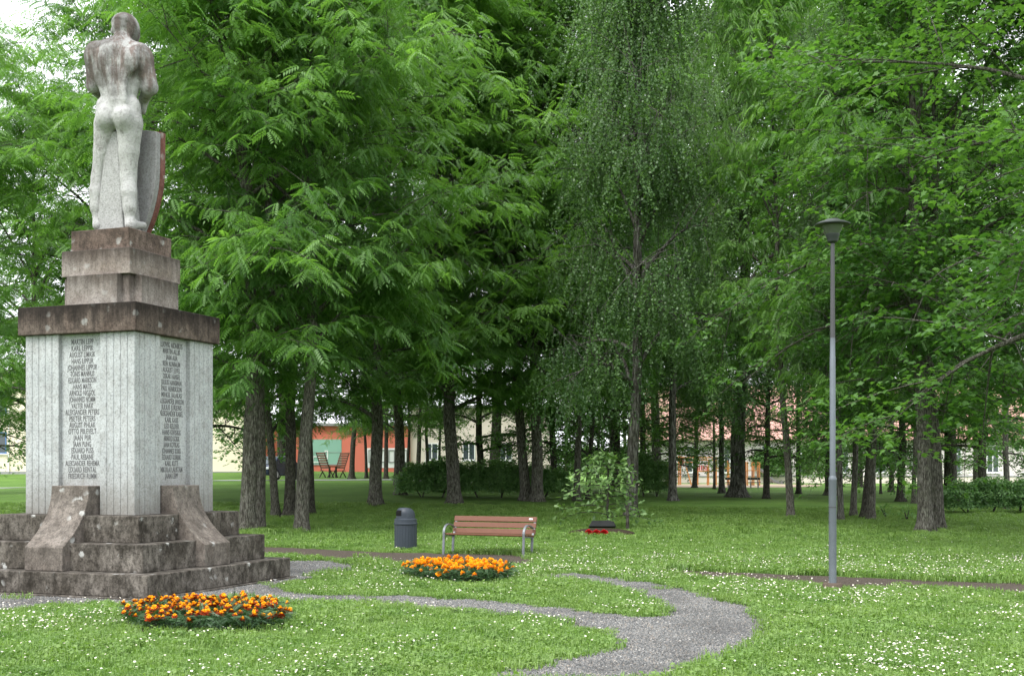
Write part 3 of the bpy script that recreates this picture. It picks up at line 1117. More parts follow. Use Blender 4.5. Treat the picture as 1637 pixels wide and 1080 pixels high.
VAR = {
    'ash0': make_tree('ash', 'ash', 11), 'ash1': make_tree('ash', 'ash', 12, zb=.25), 'ash2': make_tree('ash', 'ash', 13, zb=.16, wide=1.1),
    'map0': make_tree('maple', 'maple', 21), 'map1': make_tree('maple', 'maple', 22, zb=.27, wide=1.15),
    'bir0': make_tree('birch', 'birch', 31), 'bir1': make_tree('birch', 'birch', 32, zb=.22),
    'lin2': make_tree('linden', 'linden', 43, zb=.26),
    'lin0': make_tree('linden', 'linden', 41), 'lin1': make_tree('linden', 'linden', 42, zb=.13),
}
KIND = {'ash': ('ash_tree', 'ash trees of the park'), 'map': ('maple_tree', 'maple trees of the park'), 'bir': ('birch_tree', 'birch trees of the park'), 'lin': ('linden_tree', 'linden trees behind the lawn')}


def tree(var, loc, label, H=18.0, tw=1.0, rz=0.0, lean=(0, 0), wide=1.0):
    """tw: trunk diameter in metres at breast height"""
    nm, grp = KIND[var[:3]]
    s = H / 18.0
    root = thing(nm, label, 'tree', loc, 0, grp)
    tr, cr = VAR[var]
    t_ = link(bpy.data.objects.new('trunk', tr), root)
    c_ = link(bpy.data.objects.new('crown', cr), root)
    c_['kind'] = 'stuff'
    for o in (t_, c_):
        o.rotation_euler = (0, 0, rz)
        o.scale = (s * wide, s * wide, s)
    root.rotation_euler = (R(lean[1]), R(lean[0]), 0)
    return root


A = 'ash0 ash1 ash2'.split()
TREES = [
    # px, py at the foot, variant, height, rotation, lean (to the right, away), width, label
    (395, 849, 'ash0', 19, 0.3, (-1, 0), 1.05, 'thick grey ash trunk touching the corner of the memorial steps'),
    (414, 846, 'ash1', 18, 2.1, (2, 0), .8, 'slimmer ash grown against the thick trunk by the memorial steps'),
    (441, 826, 'ash2', 17, 4.0, (-1, 0), .75, 'ash with mossy foot between the memorial and the leaning trunk'),
    (463, 826, 'lin2', 18, 1.2, (3, 0), 1.0, 'dark broad trunk leaning right behind the lichened ash'),
    (482, 849, 'ash1', 19, 5.0, (1.2, 0), .92, 'straight lichen covered ash standing between memorial and litter bin'),
    (498, 822, 'lin2', 17, .4, (0, 0), .7, 'dark linden half hidden behind the straight lichened ash'),
    (726, 804, 'ash2', 23, 2.6, (-.6, 0), 1.1, 'lone ash trunk standing in front of the round shrub'),
    (841, 800, 'ash0', 22, 3.6, (-1.5, 0), .95, 'left stem of the twin ash at the shrub end'),
    (858, 801, 'ash1', 23, .9, (1.2, 0), 1.0, 'right stem of the twin ash at the shrub end'),
    (922, 800, 'ash2', 20, 5.6, (0, 0), .7, 'slender ash rising behind the oak sapling'),
    (938, 797, 'lin0', 17, 2.2, (4, 0), .65, 'thin leaning tree behind the oak sapling'),
    (1009, 826, 'bir0', 23, .5, (-.4, 0), .85, 'tall lichened birch beside the planted oak sapling'),
    (1075, 800, 'bir1', 22, 2.0, (0, 0), .8, 'dark drooping birch behind the tall lichened birch'),
    (1142, 781, 'lin1', 15, 3.0, (0, 0), .6, 'thin dark trunk before the orange playground frame'),
    (1154, 788, 'bir1', 19, 4.4, (-.5, 0), .85, 'white barked birch standing in front of the playground'),
    (1264, 827, 'ash1', 19, 1.7, (-2.6, 0), .62, 'slim ash leaning left between playground and lamp post'),
    (1277, 789, 'lin0', 16, 5.2, (0, 0), .8, 'dark forked tree beside the end of the slide'),
    (1344, 832, 'bir0', 18, 3.3, (.3, 0), .5, 'thin pale stem directly behind the lamp post'),
    (1364, 826, 'ash0', 17, .2, (0, 0), .6, 'dark straight ash in the clump behind the lamp post'),
    (1382, 829, 'lin1', 17, 2.8, (5, 0), .75, 'bent trunk in the clump behind the lamp post'),
    (1393, 831, 'map0', 17, 4.7, (.5, 0), .7, 'grey upright maple in the clump behind the lamp post'),
    (1408, 789, 'lin0', 13, .8, (0, 0), .5, 'very thin far tree near the pale building'),
    (1425, 786, 'lin1', 15, 1.9, (0, 0), .95, 'far tree with a flared foot before the pale building'),
    (1461, 804, 'map1', 16, 5.9, (0, 0), .62, 'narrow dark maple behind the thick paired trunks'),
    (1479, 849, 'map0', 19, 1.1, (0, 0), .95, 'thick grey maple, paler of the paired trunks by the hedge'),
    (1500, 846, 'ash2', 18, 3.9, (.3, 0), .9, 'thick brown ash, darker of the paired trunks by the hedge'),
    (1610, 815, 'map1', 16, 2.5, (0, 0), .7, 'maple rising from the clipped hedge'),
    (562, 765, 'lin2', 15, 4.2, (0, 0), 1.1, 'stout tree beside the wooden seat set'),
    (586, 764, 'lin2', 14, .6, (0, 0), .7, 'row tree by the lane next to the stout tree'),
    (600, 764, 'lin2', 12, 2.9, (0, 0), .5, 'thinnest tree of the row along the lane'),
    (617, 765, 'lin2', 15, 5.0, (0, 0), .9, 'row tree along the lane before the shop windows'),
    (633, 775, 'ash0', 14, 1.4, (0, 0), .8, 'dark trunk standing on the lawn side of the lane'),
    (652, 765, 'lin2', 14, 3.2, (0, 0), .65, 'row tree before the corner of the coral building'),
    (668, 766, 'lin2', 15, 2.1, (2, 0), .95, 'broad row tree before the cream wall'),
    (684, 764, 'lin2', 14, .1, (0, 0), .8, 'tree between the cream wall and the shrub'),
    (702, 763, 'lin2', 14, 4.4, (0, 0), .6, 'far tree just above the round shrub'),
]
for px, py, var, H, rz, lean, wd, lab in TREES:
    tree(var, ground(px, py), lab, H, 1, rz, lean, wd)
EXTRA = [   # trees that show mainly by their crowns
    (-170, 34, 'ash2', 14.5, 1.0, 1.1, 'ash overhanging the lawn left of the memorial'),
    (60, 46, 'ash2', 15.5, 2.2, 1.0, 'ash behind the memorial in front of the yellow building'),
    (215, 52, 'ash0', 22, 4.1, 1.1, 'tall ash directly behind the statue'),
    (-60, 62, 'lin0', 18, .3, 1.1, 'linden before the yellow building at the lane'),
    (320, 60, 'lin1', 22, 3.0, 1.1, 'linden rising between the statue and the trunk group'),
    (600, 50, 'ash2', 21, 5.5, 1.1, 'broad ash whose crown hangs above the litter bin'),
    (1760, 23, 'map1', 17, .4, 1.1, 'large maple reaching its leafy boughs out over the lamp post'),
    (1110, 93, 'lin0', 13, 3.6, 1.3, 'low crowned linden before the roof of the pale building'),
    (1375, 96, 'lin1', 14, 1.6, 1.3, 'wide linden before the pale building wall'),
    (1560, 92, 'lin0', 14, 4.6, 1.3, 'wide linden behind the clipped hedge'),
    (1660, 80, 'lin1', 15, .6, 1.3, 'linden rising behind the hedge end'),
    (1700, 34, 'map0', 18, 2.4, 1.1, 'tall maple crown above the clipped hedge'),
    (1180, 66, 'bir0', 30, 1.3, 1.2, 'tall dark birch crown above the playground'),
    (980, 70, 'lin0', 26, 2.3, 1.2, 'linden crown filling the gap behind the twin ash'),
    (1330, 70, 'ash1', 26, 3.1, 1.2, 'pale ash crown high behind the lamp head'),
    (1520, 62, 'lin1', 24, 5.1, 1.2, 'linden crown behind the paired trunks'),
    (790, 84, 'ash0', 28, 1.1, 1.2, 'far linden crown behind the round shrub'),
    (905, 118, 'lin1', 15, 2.0, 1.2, 'far linden left of the pale school wall'),
    (955, 112, 'lin0', 13, 4.0, 1.2, 'far linden seen through the oak sapling'),
    (1000, 120, 'lin1', 15, 5.0, 1.2, 'far linden beside the pale school corner'),
    (640, 58, 'ash1', 22, 2.0, 1.0, 'tall ash crown above the row along the lane'),
    (770, 68, 'lin0', 17, .7, 1.1, 'linden with low boughs behind the long shrub'),
    (885, 66, 'lin1', 16, 3.7, 1.1, 'linden with low boughs behind the twin ash'),
    (1030, 76, 'lin0', 17, 5.7, 1.1, 'low crowned linden behind the tall dark shrub'),
    (1225, 64, 'lin1', 15, 1.7, 1.0, 'low crowned linden between the white birch and the slim leaning ash'),
    (1440, 60, 'lin0', 16, 4.2, 1.1, 'low crowned linden behind the clump by the lamp post'),
    (1570, 56, 'lin1', 16, 2.2, 1.1, 'linden with low boughs above the hedge'),
    (1050, 84, 'ash0', 31, 2.2, 1.0, 'tallest ash crown far behind the tall dark shrub'),
    (450, 90, 'lin0', 26, 4.9, 1.2, 'far linden crown above the coral building'),
]
for px, D, var, H, rz, wd, lab in EXTRA:
    tree(var, on_ground(px, D), lab, H, 1, rz, (0, 0), wd)


# ------------------------------------------------------------------ shrubs and hedge
def leaf_mass(name, lumps, nper, tmpl, mat, seed, parent):
    g = RG(seed)
    pos, out = [], []
    for (x, y, z, rx, ry, rz_) in lumps:
        n = int(nper * (rx * ry + rx * rz_ + ry * rz_))
        d = norm(g.normal(0, 1, (n, 3)))
        d[:, 2] = np.where(d[:, 2] < -.5, -d[:, 2], d[:, 2])
        bump = 1 + .16 * np.sin(d[:, :1] * 7 + x * 3) * np.cos(d[:, 1:2] * 6 + y) + .1 * np.sin(d[:, 2:] * 9 + x)
        p = np.array([x, y, z]) + d * np.array([rx, ry, rz_]) * bump * g.uniform(.45, 1.06, (n, 1)) ** .6
        pos.append(p); out.append(d)
    pos, out = np.concatenate(pos), np.concatenate(out)
    keep = pos[:, 2] > .02
    pos, out = pos[keep], out[keep]
    n = len(pos)
    dirs = norm(out * np.array([1, 1, .35]) + g.normal(0, .55, (n, 3)))
    up = norm(out + np.array([0, 0, .9]) + g.normal(0, .35, (n, 3)))
    lv, lf, lt = place_leaves(tmpl, pos, dirs, up, g.uniform(.7, 1.25, n), np.clip(g.normal(.45, .22, n), 0, 1))
    me = mesh_np(name, lv, lf, [mat], attrs={'tint': lt})
    o = link(bpy.data.objects.new(name, me), parent)
    o['kind'] = 'stuff'
    return o


def stems(parent, lumps, mat, seed):
    g = RG(seed)
    for x, y, z, rx, ry, rz_ in lumps:
        for k in range(2):
            a = g.uniform(0, 6.28)
            MB().tube([(x * .8, y * .8, -.05), (x + .3 * rx * math.cos(a), y + .3 * ry * math.sin(a), z), (x + .6 * rx * math.cos(a), y + .6 * ry * math.sin(a), z + .6 * rz_)],
                      [.03, .02, .008], 5).build('stem', mat, parent)


def shrub(px, py, lumps, label, seed, leaf=(.14, .07), nper=2200, name='shrub', grp='shrubs on the lawn'):
    p = ground(px, py)
    p.y += max(l[4] for l in lumps) * .7
    root = thing(name, label, 'shrub', p, 0, grp)
    stems(root, lumps, M['bark_dark'], seed)
    leaf_mass('foliage', lumps, nper, oval_leaf(*leaf), M['shrub'], seed, root)
    return root


shrub(690, 796, [(-.6, 0, .7, 1.1, .9, .8), (.5, .2, .85, 1.1, 1, .85)], 'dense rounded dark green shrub left of the lone ash', 1)
shrub(812, 797, [(-1.7, 0, .75, 1.2, .9, .8), (-.4, .2, .85, 1.2, 1, .85), (.9, 0, .75, 1.2, .9, .8), (2.0, .2, .65, .9, .8, .7)], 'long dark green shrub running behind the bench to the twin ash', 2)
shrub(1040, 794, [(-.4, 0, 1.0, .9, .8, 1.2), (.5, .2, .8, .8, .7, 1.0)], 'tall dark shrub right of the lichened birch', 3)
shrub(1600, 822, [(-1.3, 0, .55, .9, .8, .62), (-.1, .1, .62, 1.0, .8, .68), (1.2, 0, .62, 1.0, .8, .68), (2.5, .1, .62, 1.0, .8, .66)], 'low trimmed hedge behind the thick paired trunks', 4, name='hedge', leaf=(.10, .06), nper=3200)
shrub(1235, 772, [(0, 0, 2.4, 2.0, 1.2, 1.0), (.2, 0, 1.4, 1.4, 1, 1.0)], 'light green bush over the playground bench', 5, leaf=(.2, .14), nper=700)
shrub(1318, 775, [(0, 0, 1.6, 1.9, 1.4, 1.7), (.5, .3, 2.6, 1.2, 1, 1.2)], 'pale leafy bush before the building wall', 6, leaf=(.22, .14), nper=600)
shrub(905, 768, [(0, 0, 1.4, 2.4, 1.4, 1.5), (2.2, .3, 1.7, 2.0, 1.4, 1.8)], 'far bushy thicket left of the oak sapling', 7, leaf=(.22, .14), nper=500)
shrub(985, 772, [(0, 0, 1.5, 2.4, 1.4, 1.6), (2.0, .3, 1.2, 1.9, 1.3, 1.3)], 'far bushy thicket between the two lichened birches', 8, leaf=(.22, .14), nper=500)
for i, (px, py, lab) in enumerate(((1418, 829, 'small weedy sprout left of the paired trunks'), (1452, 832, 'low weedy tuft at the foot of the paired trunks'))):
    shrub(px, py, [(0, 0, .22, .28, .2, .25)], lab, 20 + i, leaf=(.14, .05), nper=400, name='sprout', grp='sprouts in the shade')

# ------------------------------------------------------------------ oak sapling with memorial stone
sp = ground(972, 846)
sap = thing('oak_sapling', 'young oak sapling with pale leaves beside a dark stone', 'sapling', sp)
g = RG(77)
accs = [[], [], 0]
stem = np.array([(0, 0, -.05), (.02, 0, .25), (-.02, .02, .6), (.02, 0, 1.1), (.0, .03, 1.7), (.06, 0, 2.4)])
tube_np(accs, stem, np.array([.05, .04, .035, .03, .02, .008]), 7)
PS, DS = [], []
for i in range(26):
    z0 = .35 + 1.9 * i / 26
    a = i * 2.4
    Lb = np.interp(z0, [.3, .8, 1.5, 2.4], [1.55, 1.3, .95, .3]) * g.uniform(.75, 1.15) * (1.25 if math.cos(a) < 0 else .9)
    q = np.linspace(0, 1, 6)[:, None]
    d = np.array([math.cos(a), math.sin(a), .25])
    pts = np.array([0, 0, z0]) + d * q * Lb - np.array([0, 0, .35]) * Lb * q ** 2
    pts[:, 2] = np.maximum(pts[:, 2], .06)
    tube_np(accs, pts, (.016 * (1 - .8 * q))[:, 0], 5)
    for k in range(34):
        u_ = g.uniform(.2, 1.05)
        c = np.array([np.interp(u_, q[:, 0], pts[:, j]) for j in range(3)])
        PS.append(c + g.normal(0, .09, 3)); DS.append(d * np.array([1, 1, 0]) + g.normal(0, .7, 3))
me = mesh_np('trunk', np.concatenate(accs[0]), [np.concatenate(accs[1])], [M['bark_dark']], shade=True)
link(bpy.data.objects.new('trunk', me), sap)
PS, DS = np.array(PS), np.array(DS)
PS[:, 2] = np.maximum(PS[:, 2], .05)
lv, lf, lt = place_leaves(oak_leaf(), PS, DS, norm(g.normal(0, .5, (len(PS), 3)) + np.array([0, -.3, 1])), g.uniform(.7, 1.2, len(PS)), np.clip(g.normal(.5, .22, len(PS)), 0, 1))
o = link(bpy.data.objects.new('crown', mesh_np('crown', lv, lf, [M['oak']], attrs={'tint': lt})), sap)
o['kind'] = 'stuff'
pm = ground(962, 853)
mound = MB().lathe([(.95, -.05), (.9, .03), (.75, .08), (.5, .12), (.25, .14), (.02, .15)], 28).build('soil_mound', M['soil'], None, shade=True, loc=(pm.x, pm.y + .25, 0))
tag(mound, 'mound of dark soil under the oak sapling', 'mound')
pl = ground(962, 848)
plq = MB().prism([(-.38, 0), (.40, 0), (.34, .15), (.20, .19), (-.28, .18)], -.09, .09, 'y').build('memorial_stone', M['plaque'], None, .02, loc=(pl.x, pl.y - .02, .10))
plq.rotation_euler = (R(-18), 0, 0)
tag(plq, 'dark flat memorial stone lying before the oak sapling', 'stone')
ps = ground(1003, 848)
stk = MB().tube([(0, 0, -.1), (.005, 0, .35), (0, 0, .72)], [.05, .045, .04], 8).build('wooden_stake', M['bark_dark'], None, loc=ps)
tag(stk, 'short black stake in the grass right of the oak sapling', 'stake')


# ------------------------------------------------------------------ flowers
def head_mesh(name, outer, inner, seed, r=.036):
    """ruffled marigold: three rings of wavy petals round a domed middle"""
    g = RG(seed)
    V, Fc, mi = [], [], []
    for lay, (rr, zz, n, mat) in enumerate(((1.0, -.1, 11, 0), (.80, .25, 9, 0), (.62, .50, 8, 1), (.34, .74, 6, 1))):
        for k in range(n):
            a = 2 * math.pi * (k + .5 * lay) / n + g.normal(0, .1)
            w = math.pi / n * 1.25
            z1 = zz + g.normal(0, .1)
            b = len(V)
            for (q, da, dz) in ((.12, 0, -.15), (.75 * rr, -w, z1 - .05), (rr, -w * .55, z1 + .10), (rr * 1.04, w * .5, z1 + .02), (.75 * rr, w, z1 - .05)):
                V.append((q * r * math.cos(a + da), q * r * math.sin(a + da), (zz * .3 if q < .2 else dz) * r))
            Fc.append((b, b + 1, b + 2, b + 3, b + 4)); mi.append(mat)
    return mesh_np(name, np.array(V), [np.array(Fc)], [outer, inner], mi)


def flower_bed(name, label, spots, hgt, outer, inner, outline, seed, hr):
    g = RG(seed)
    c = np.mean(np.array(outline), 0)
    root = thing(name, label, 'flower bed', (c[0], c[1], 0), 0)
    O = dense(np.array(outline) - c, 6)
    MB().prism([tuple(p * 1.05) for p in O], -.06, .035).build('soil', M['soil'], root)
    n = 2600
    bb0, bb1 = O.min(0), O.max(0)
    p = g.uniform(bb0, bb1, (n * 2, 2))
    p = p[inside(O * .97, p[:, 0], p[:, 1])][:n]
    z = g.uniform(.03, 1, len(p)) ** .7 * hgt * .78
    pos = np.column_stack([p, z + .02])
    dirs = norm(np.column_stack([g.normal(0, 1, (len(p), 2)), g.normal(.25, .35, len(p))]))
    up = norm(np.column_stack([g.normal(0, .4, (len(p), 2)), np.ones(len(p))]))
    V, Fs = ash_leaf()
    lv, lf, lt = place_leaves((V * np.array([.26, .26, .26]), Fs), pos, dirs, up, g.uniform(.7, 1.25, len(p)), np.clip(g.normal(.4, .25, len(p)), 0, 1))
    o = link(bpy.data.objects.new('foliage', mesh_np('foliage', lv, lf, [M['marigold_leaf']], attrs={'tint': lt})), root)
    o['kind'] = 'stuff'
    heads = [head_mesh('flower', outer, inner, seed + k, hr) for k in range(4)]
    k = 0
    tries = 0
    placed = []
    while k < spots and tries < 8000:
        tries += 1
        q = g.uniform(bb0, bb1)
        if not inside(O * 1.02, q[:1], q[1:])[0]:
            continue
        if any((q[0] - a) ** 2 + (q[1] - b) ** 2 < (hr * 1.75) ** 2 for a, b in placed):
            continue
        if g.uniform() < .45 and math.sin(q[0] * 6.1 + seed) * math.sin(q[1] * 7.3) > .35:
            continue
        placed.append(q)
        edge = 1 - .35 * (not inside(O * .86, q[:1], q[1:])[0]) * g.uniform()
        o = link(bpy.data.objects.new('flower', heads[k % 4]), root)
        o.location = (q[0], q[1], hgt * edge * g.uniform(.88, 1.1))
        o.rotation_euler = (g.normal(.25, .25), g.normal(0, .25), g.uniform(0, 6.28))
        s_ = g.uniform(.62, 1.18)
        o.scale = (s_, s_, s_ * 1.1)
        k += 1
    return root


BED1 = flat_poly([(196, 996), (230, 1012), (300, 1018), (380, 1016), (445, 1009), (462, 997), (440, 987), (380, 982), (300, 981), (225, 985)])
BED2 = flat_poly([(643, 926), (690, 933), (750, 935), (805, 934), (822, 926), (795, 918), (730, 915), (670, 916)])
flower_bed('marigold_bed', 'oval bed of orange marigolds with maroon edged petals before the memorial steps', 170, .23, M['maroon'], M['yellow_orange'], BED1, 3, .044)
flower_bed('marigold_bed', 'oval bed of pure orange marigolds on the lawn before the bench', 150, .25, M['orange'], M['yellow_orange'], BED2, 9, .051)
pr = ground(953, 857)
rb = thing('red_flowers', 'small clump of red flowers before the dark memorial stone', 'flowers', pr)
for k, dx in enumerate((-.2, 0, .2)):
    lf_ = [MB().tube([(dx, 0, -.02), (dx, 0, .1)], .008, 5).build('stem', M['marigold_leaf'], rb)]
    for q in range(4):
        o = link(bpy.data.objects.new('flower', head_mesh('flower', M['red'], M['red'], 60 + k * 4 + q, .07)), rb)
        o.location = (dx + .05 * math.cos(q * 1.6), .04 * math.sin(q * 1.6), .10 + .025 * (q % 2))
        o.rotation_euler = (.5, 0, q)

# ------------------------------------------------------------------ bench
A_, B_ = ground(708.4, 885.8), ground(838.9, 889.8)
ang = math.atan2(B_.y - A_.y, B_.x - A_.x)
LEN = (B_ - A_).length
bench = thing('park_bench', 'brown slatted park bench with curved grey metal armrests', 'bench', A_, ang)
bench.scale = (1, 1, .93)
# local: x along the bench, y away from the viewer, seat faces -y
for (y0, z0, y1, z1) in ((.02, .435, .155, .43), (.175, .428, .31, .415), (.33, .412, .45, .40)):
    s_ = MB().prism([(y0, z0), (y1, z1), (y1, z1 + .038), (y0, z0 + .038)], -.02, LEN + .02, 'x').build('seat_slat', M['slat'], bench, .007)
for (y0, z0, y1, z1) in ((.465, .455, .495, .565), (.503, .588, .533, .698), (.541, .720, .571, .83)):
    MB().prism([(y0, z0), (y0 + .036, z0 - .008), (y1 + .036, z1 - .008), (y1, z1)], -.02, LEN + .02, 'x').build('back_slat', M['slat'], bench, .007)
MB().box(LEN - .14, LEN - .06, .548, .556, .765, .80).build('sticker', M['frame_white'], bench).rotation_euler = (0, 0, 0)
for x in (.02, LEN - .02):
    def bar(pts, w, th, nm):
        V, Fc = [], []
        pts = [Vector((0, *p)) for p in pts]
        for i, p in enumerate(pts):
            d = (pts[min(i + 1, len(pts) - 1)] - pts[max(i - 1, 0)]).normalized()
            nrm = Vector((0, -d.z, d.y)) * th / 2
            for sx, sn in ((-1, -1), (1, -1), (1, 1), (-1, 1)):
                V.append(p + nrm * sn + Vector((x + sx * w / 2, 0, 0)))
        for i in range(len(pts) - 1):
            for k in range(4):
                Fc.append((i * 4 + k, i * 4 + (k + 1) % 4, i * 4 + 4 + (k + 1) % 4, i * 4 + 4 + k))
        n = len(pts) * 4
        Fc += [(3, 2, 1, 0), (n - 4, n - 3, n - 2, n - 1)]
        MB().add(V, Fc).build(nm, M['steel'], bench, .006)
    arc = [(-.03, -.03), (-.025, .15), (-.01, .35)] + [(.20 - .21 * math.cos(a), .47 + .19 * math.sin(a)) for a in np.linspace(.1, 1.75, 9)] + [(.36, .63), (.47, .58)]
    bar(arc, .05, .028, 'armrest')
    bar([(.40, -.03), (.41, .2), (.43, .38), (.50, .50), (.60, .80)], .05, .03, 'rear_leg')
    bar([(-.01, .415), (.2, .405), (.43, .385)], .045, .026, 'seat_bearer')

# ------------------------------------------------------------------ litter bin
pb = ground(648.5, 878)
lb = thing('litter_bin', 'dark blue grey ribbed litter bin with hooded lid', 'litter bin', pb, R(25))
rib = []
for k in range(96):
    a = 2 * math.pi * k / 96
    r_ = .235 + (.008 if (k % 4) in (1, 2) else 0)
    rib.append((r_ * math.cos(a), r_ * math.sin(a)))
MB().prism(rib, 0, .54).build('body', M['bin'], lb, shade=True)
MB().lathe([(.245, .54), (.257, .55), (.257, .575), (.245, .585), (.242, .66), (.225, .675), (.2, .68)], 40).build('lid_collar', M['bin'], lb, shade=True)
# hood: domed on the right, cut upright at the opening
hood = MB()
NR, NZ = 36, 7
for i in range(NZ + 1):
    z_ = .67 + .235 * (i / NZ)
    q = i / NZ
    for k in range(NR):
        a = 2 * math.pi * k / NR
        r_ = .205 * (1 - max(0, q - .55) ** 2 * 1.6)
        x = r_ * math.cos(a)
        x = x * (1 - .34 * max(0, q - .25) ** 1.6) if x > 0 else x
        hood.v.append((x, r_ * math.sin(a) * (1 - .06 * q), z_ - .05 * max(0, x / .2) * max(0, q - .5)))
for i in range(NZ):
    for k in range(NR):
        a, b = i * NR + k, i * NR + (k + 1) % NR
        hood.f.append((a, b, b + NR, a + NR))
hood.f.append(tuple(NZ * NR + k for k in range(NR)))
ho = hood.build('lid_hood', M['bin'], lb, shade=True)
ho.rotation_euler = (0, 0, R(-25))
op = MB()
for i, z_ in enumerate(np.linspace(.735, .855, 9)):
    for k in range(9):
        a = R(180 + 16) + R(52) * (k / 8) * 1.0
        r_ = .212 * (1 - max(0, (z_ - .67) / .235 - .55) ** 2 * 1.6)
        op.v.append((r_ * math.cos(a), r_ * math.sin(a) * (1 - .06 * (z_ - .67) / .235), z_))
op.f += [(i * 9 + k, i * 9 + k + 1, i * 9 + k + 10, i * 9 + k + 9) for i in range(8) for k in range(8)]
oo = op.build('opening', M['black'], lb)
oo.rotation_euler = (0, 0, R(-25))

# ------------------------------------------------------------------ street lamp
pl_ = ground(1331, 941)
lamp = thing('park_lamp', 'tall grey lamp post with a flat lidded conical lantern', 'lamp post', pl_)
kz = pl_.y / FPX
zt = lambda y: (941 - y) * kz
MB().lathe([(.14, -.1), (.14, .075), (.13, .09), (.07, .092)], 24).build('foot', M['rust'], lamp, shade=True)
MB().lathe([(.055, .09), (.055, zt(768)), (.057, zt(767.5)), (.057, zt(764)), (.042, zt(760))], 20).build('lower_pole', M['lamp_pole'], lamp, shade=True)
MB().lathe([(.0575, zt(811)), (.0575, zt(809.5))], 20).build('band', M['lamp_pole_dark'], lamp, shade=True)
MB().lathe([(.042, zt(762)), (.041, zt(570)), (.038, zt(569)), (.036, zt(540))], 20).build('middle_pole', M['lamp_pole'], lamp, shade=True)
MB().lathe([(.036, zt(541)), (.031, zt(440)), (.029, zt(388))], 20).build('upper_pole', M['lamp_pole_dark'], lamp, shade=True)
MB().lathe([(.03, zt(389)), (.075, zt(386)), (.085, zt(380)), (.10, zt(376)), (.10, zt(374))], 24).build('collar', M['lamp_metal'], lamp, shade=True)
MB().lathe([(.098, zt(374.2)), (.125, zt(368)), (.155, zt(360)), (.15, zt(358.5))], 32).build('lantern_bowl', M['glass_bowl'], lamp, shade=True)
MB().lathe([(.225, zt(360.5)), (.25, zt(359.6)), (.25, zt(358.2)), (.19, zt(354.8)), (.12, zt(352.4)), (.10, zt(350.8)), (.04, zt(350))], 32).build('lid', M['lamp_metal'], lamp, shade=True)


# ------------------------------------------------------------------ buildings
def facade_things(root, wall_mat, w, h, d, base_mat=None):
    MB().box(0, w, 0, d, -.6, h).build('wall', wall_mat, root)
    if base_mat:
        MB().box(-.03, w + .03, -.06, d, -.6, .5).build('plinth', base_mat, root)


def window(root, x, z, w, h, frame, bars=(1, 1), depth=.06, sill=True):
    fr = MB()
    t_ = .085
    fr.box(x, x + w, -depth, .02, z, z + t_).box(x, x + w, -depth, .02, z + h - t_, z + h)
    fr.box(x, x + t_, -depth, .02, z + t_, z + h - t_).box(x + w - t_, x + w, -depth, .02, z + t_, z + h - t_)
    for k in range(1, bars[0] + 1):
        q = x + w * k / (bars[0] + 1)
        fr.box(q - .045, q + .045, -depth + .004, .02, z + t_, z + h - t_)
    if bars[1]:
        fr.box(x + t_, x + w - t_, -depth + .008, .02, z + h * .68, z + h * .68 + .09)
    f = fr.build('window', frame, root)
    MB().box(x + t_ * .5, x + w - t_ * .5, -.02, .01, z + t_ * .5, z + h - t_ * .5).build('pane', M['glass'], f)
    if sill:
        MB().box(x - .12, x + w + .12, -.16, -.002, z - .10, z - .003).build('sill', M['frame_white'], f)


D0 = 125
p0_ = on_ground(1030, D0)
kk = D0 / FPX
bld = thing('school_building', 'pale plastered building with red tiled roof behind the playground', 'building', p0_)
WW, HH = 62.0, 4.7
facade_things(bld, M['wall_white'], WW, HH, 11)
MB().box(-.03, WW + .03, -.06, -.002, -.6, .62).build('plinth', M['wall_cream'], bld)
MB().box(-.05, WW + .05, -.12, -.003, .62, .74).build('ledge', M['trim_grey'], bld)
rows = MB()
for k in range(22):
    y0, y1 = -.7 + k * .31, -.7 + (k + 1) * .31
    z0, z1 = HH - .3 + k * .27, HH - .3 + (k + 1) * .27
    rows.add([(-.6, y0, z0 + .05), (WW + .6, y0, z0 + .05), (WW + .6, y1, z1), (-.6, y1, z1), (-.6, y0, z0 - .06), (WW + .6, y0, z0 - .06)], [(0, 1, 2, 3), (4, 5, 1, 0)])
rf = rows.build('roof', M['roof'], bld)
MB().add([(-.6, 6.1, HH + 5.6), (WW + .6, 6.1, HH + 5.6), (WW + .6, 12, HH - .3), (-.6, 12, HH - .3)], [(0, 1, 2, 3)]).build('roof', M['roof'], bld)
for k in range(13):
    window(bld, (1157 - 1030 - 60) * kk + k * 60 * kk, 1.05, 1.25, 2.75, M['frame_white'], (1, 1))

D1 = 106
p1_ = on_ground(404, D1)
k1 = D1 / FPX
shop = thing('shop_building', 'coral red low building with mint green panel and shop windows', 'building', p1_)
facade_things(shop, M['wall_red'], (655 - 404) * k1, 3.9, 9)
MB().box((488 - 404) * k1, (546 - 404) * k1, -.05, -.002, .62, 2.75).build('green_cladding', M['green_panel'], shop)
MB().box((488 - 404) * k1, (546 - 404) * k1, -.07, -.051, 1.6, 1.64).build('cladding_joint', M['trim_grey'], shop)
MB().box((488 - 404) * k1, (546 - 404) * k1, -.08, -.003, .53, .62).build('ledge', M['trim_grey'], shop)
window(shop, (500 - 404) * k1, .75, .65, .55, M['frame_white'], (0, 0), .09, False)
window(shop, (519 - 404) * k1, 1.05, .3, .75, M['frame_white'], (0, 0), .09, False)
MB().box((585 - 404) * k1, (655 - 404) * k1, -.03, -.002, .3, 2.0).build('shop_front', M['frame_white'], shop)
for x in (589, 606, 621, 641):
    window(shop, (x - 404) * k1, .75, .55, 1.1, M['trim_grey'], (0, 0), .08, False)
MB().box(-.2, (655 - 404) * k1 + .2, -.4, 9.2, 3.9, 4.15).build('roof', M['trim_grey'], shop)

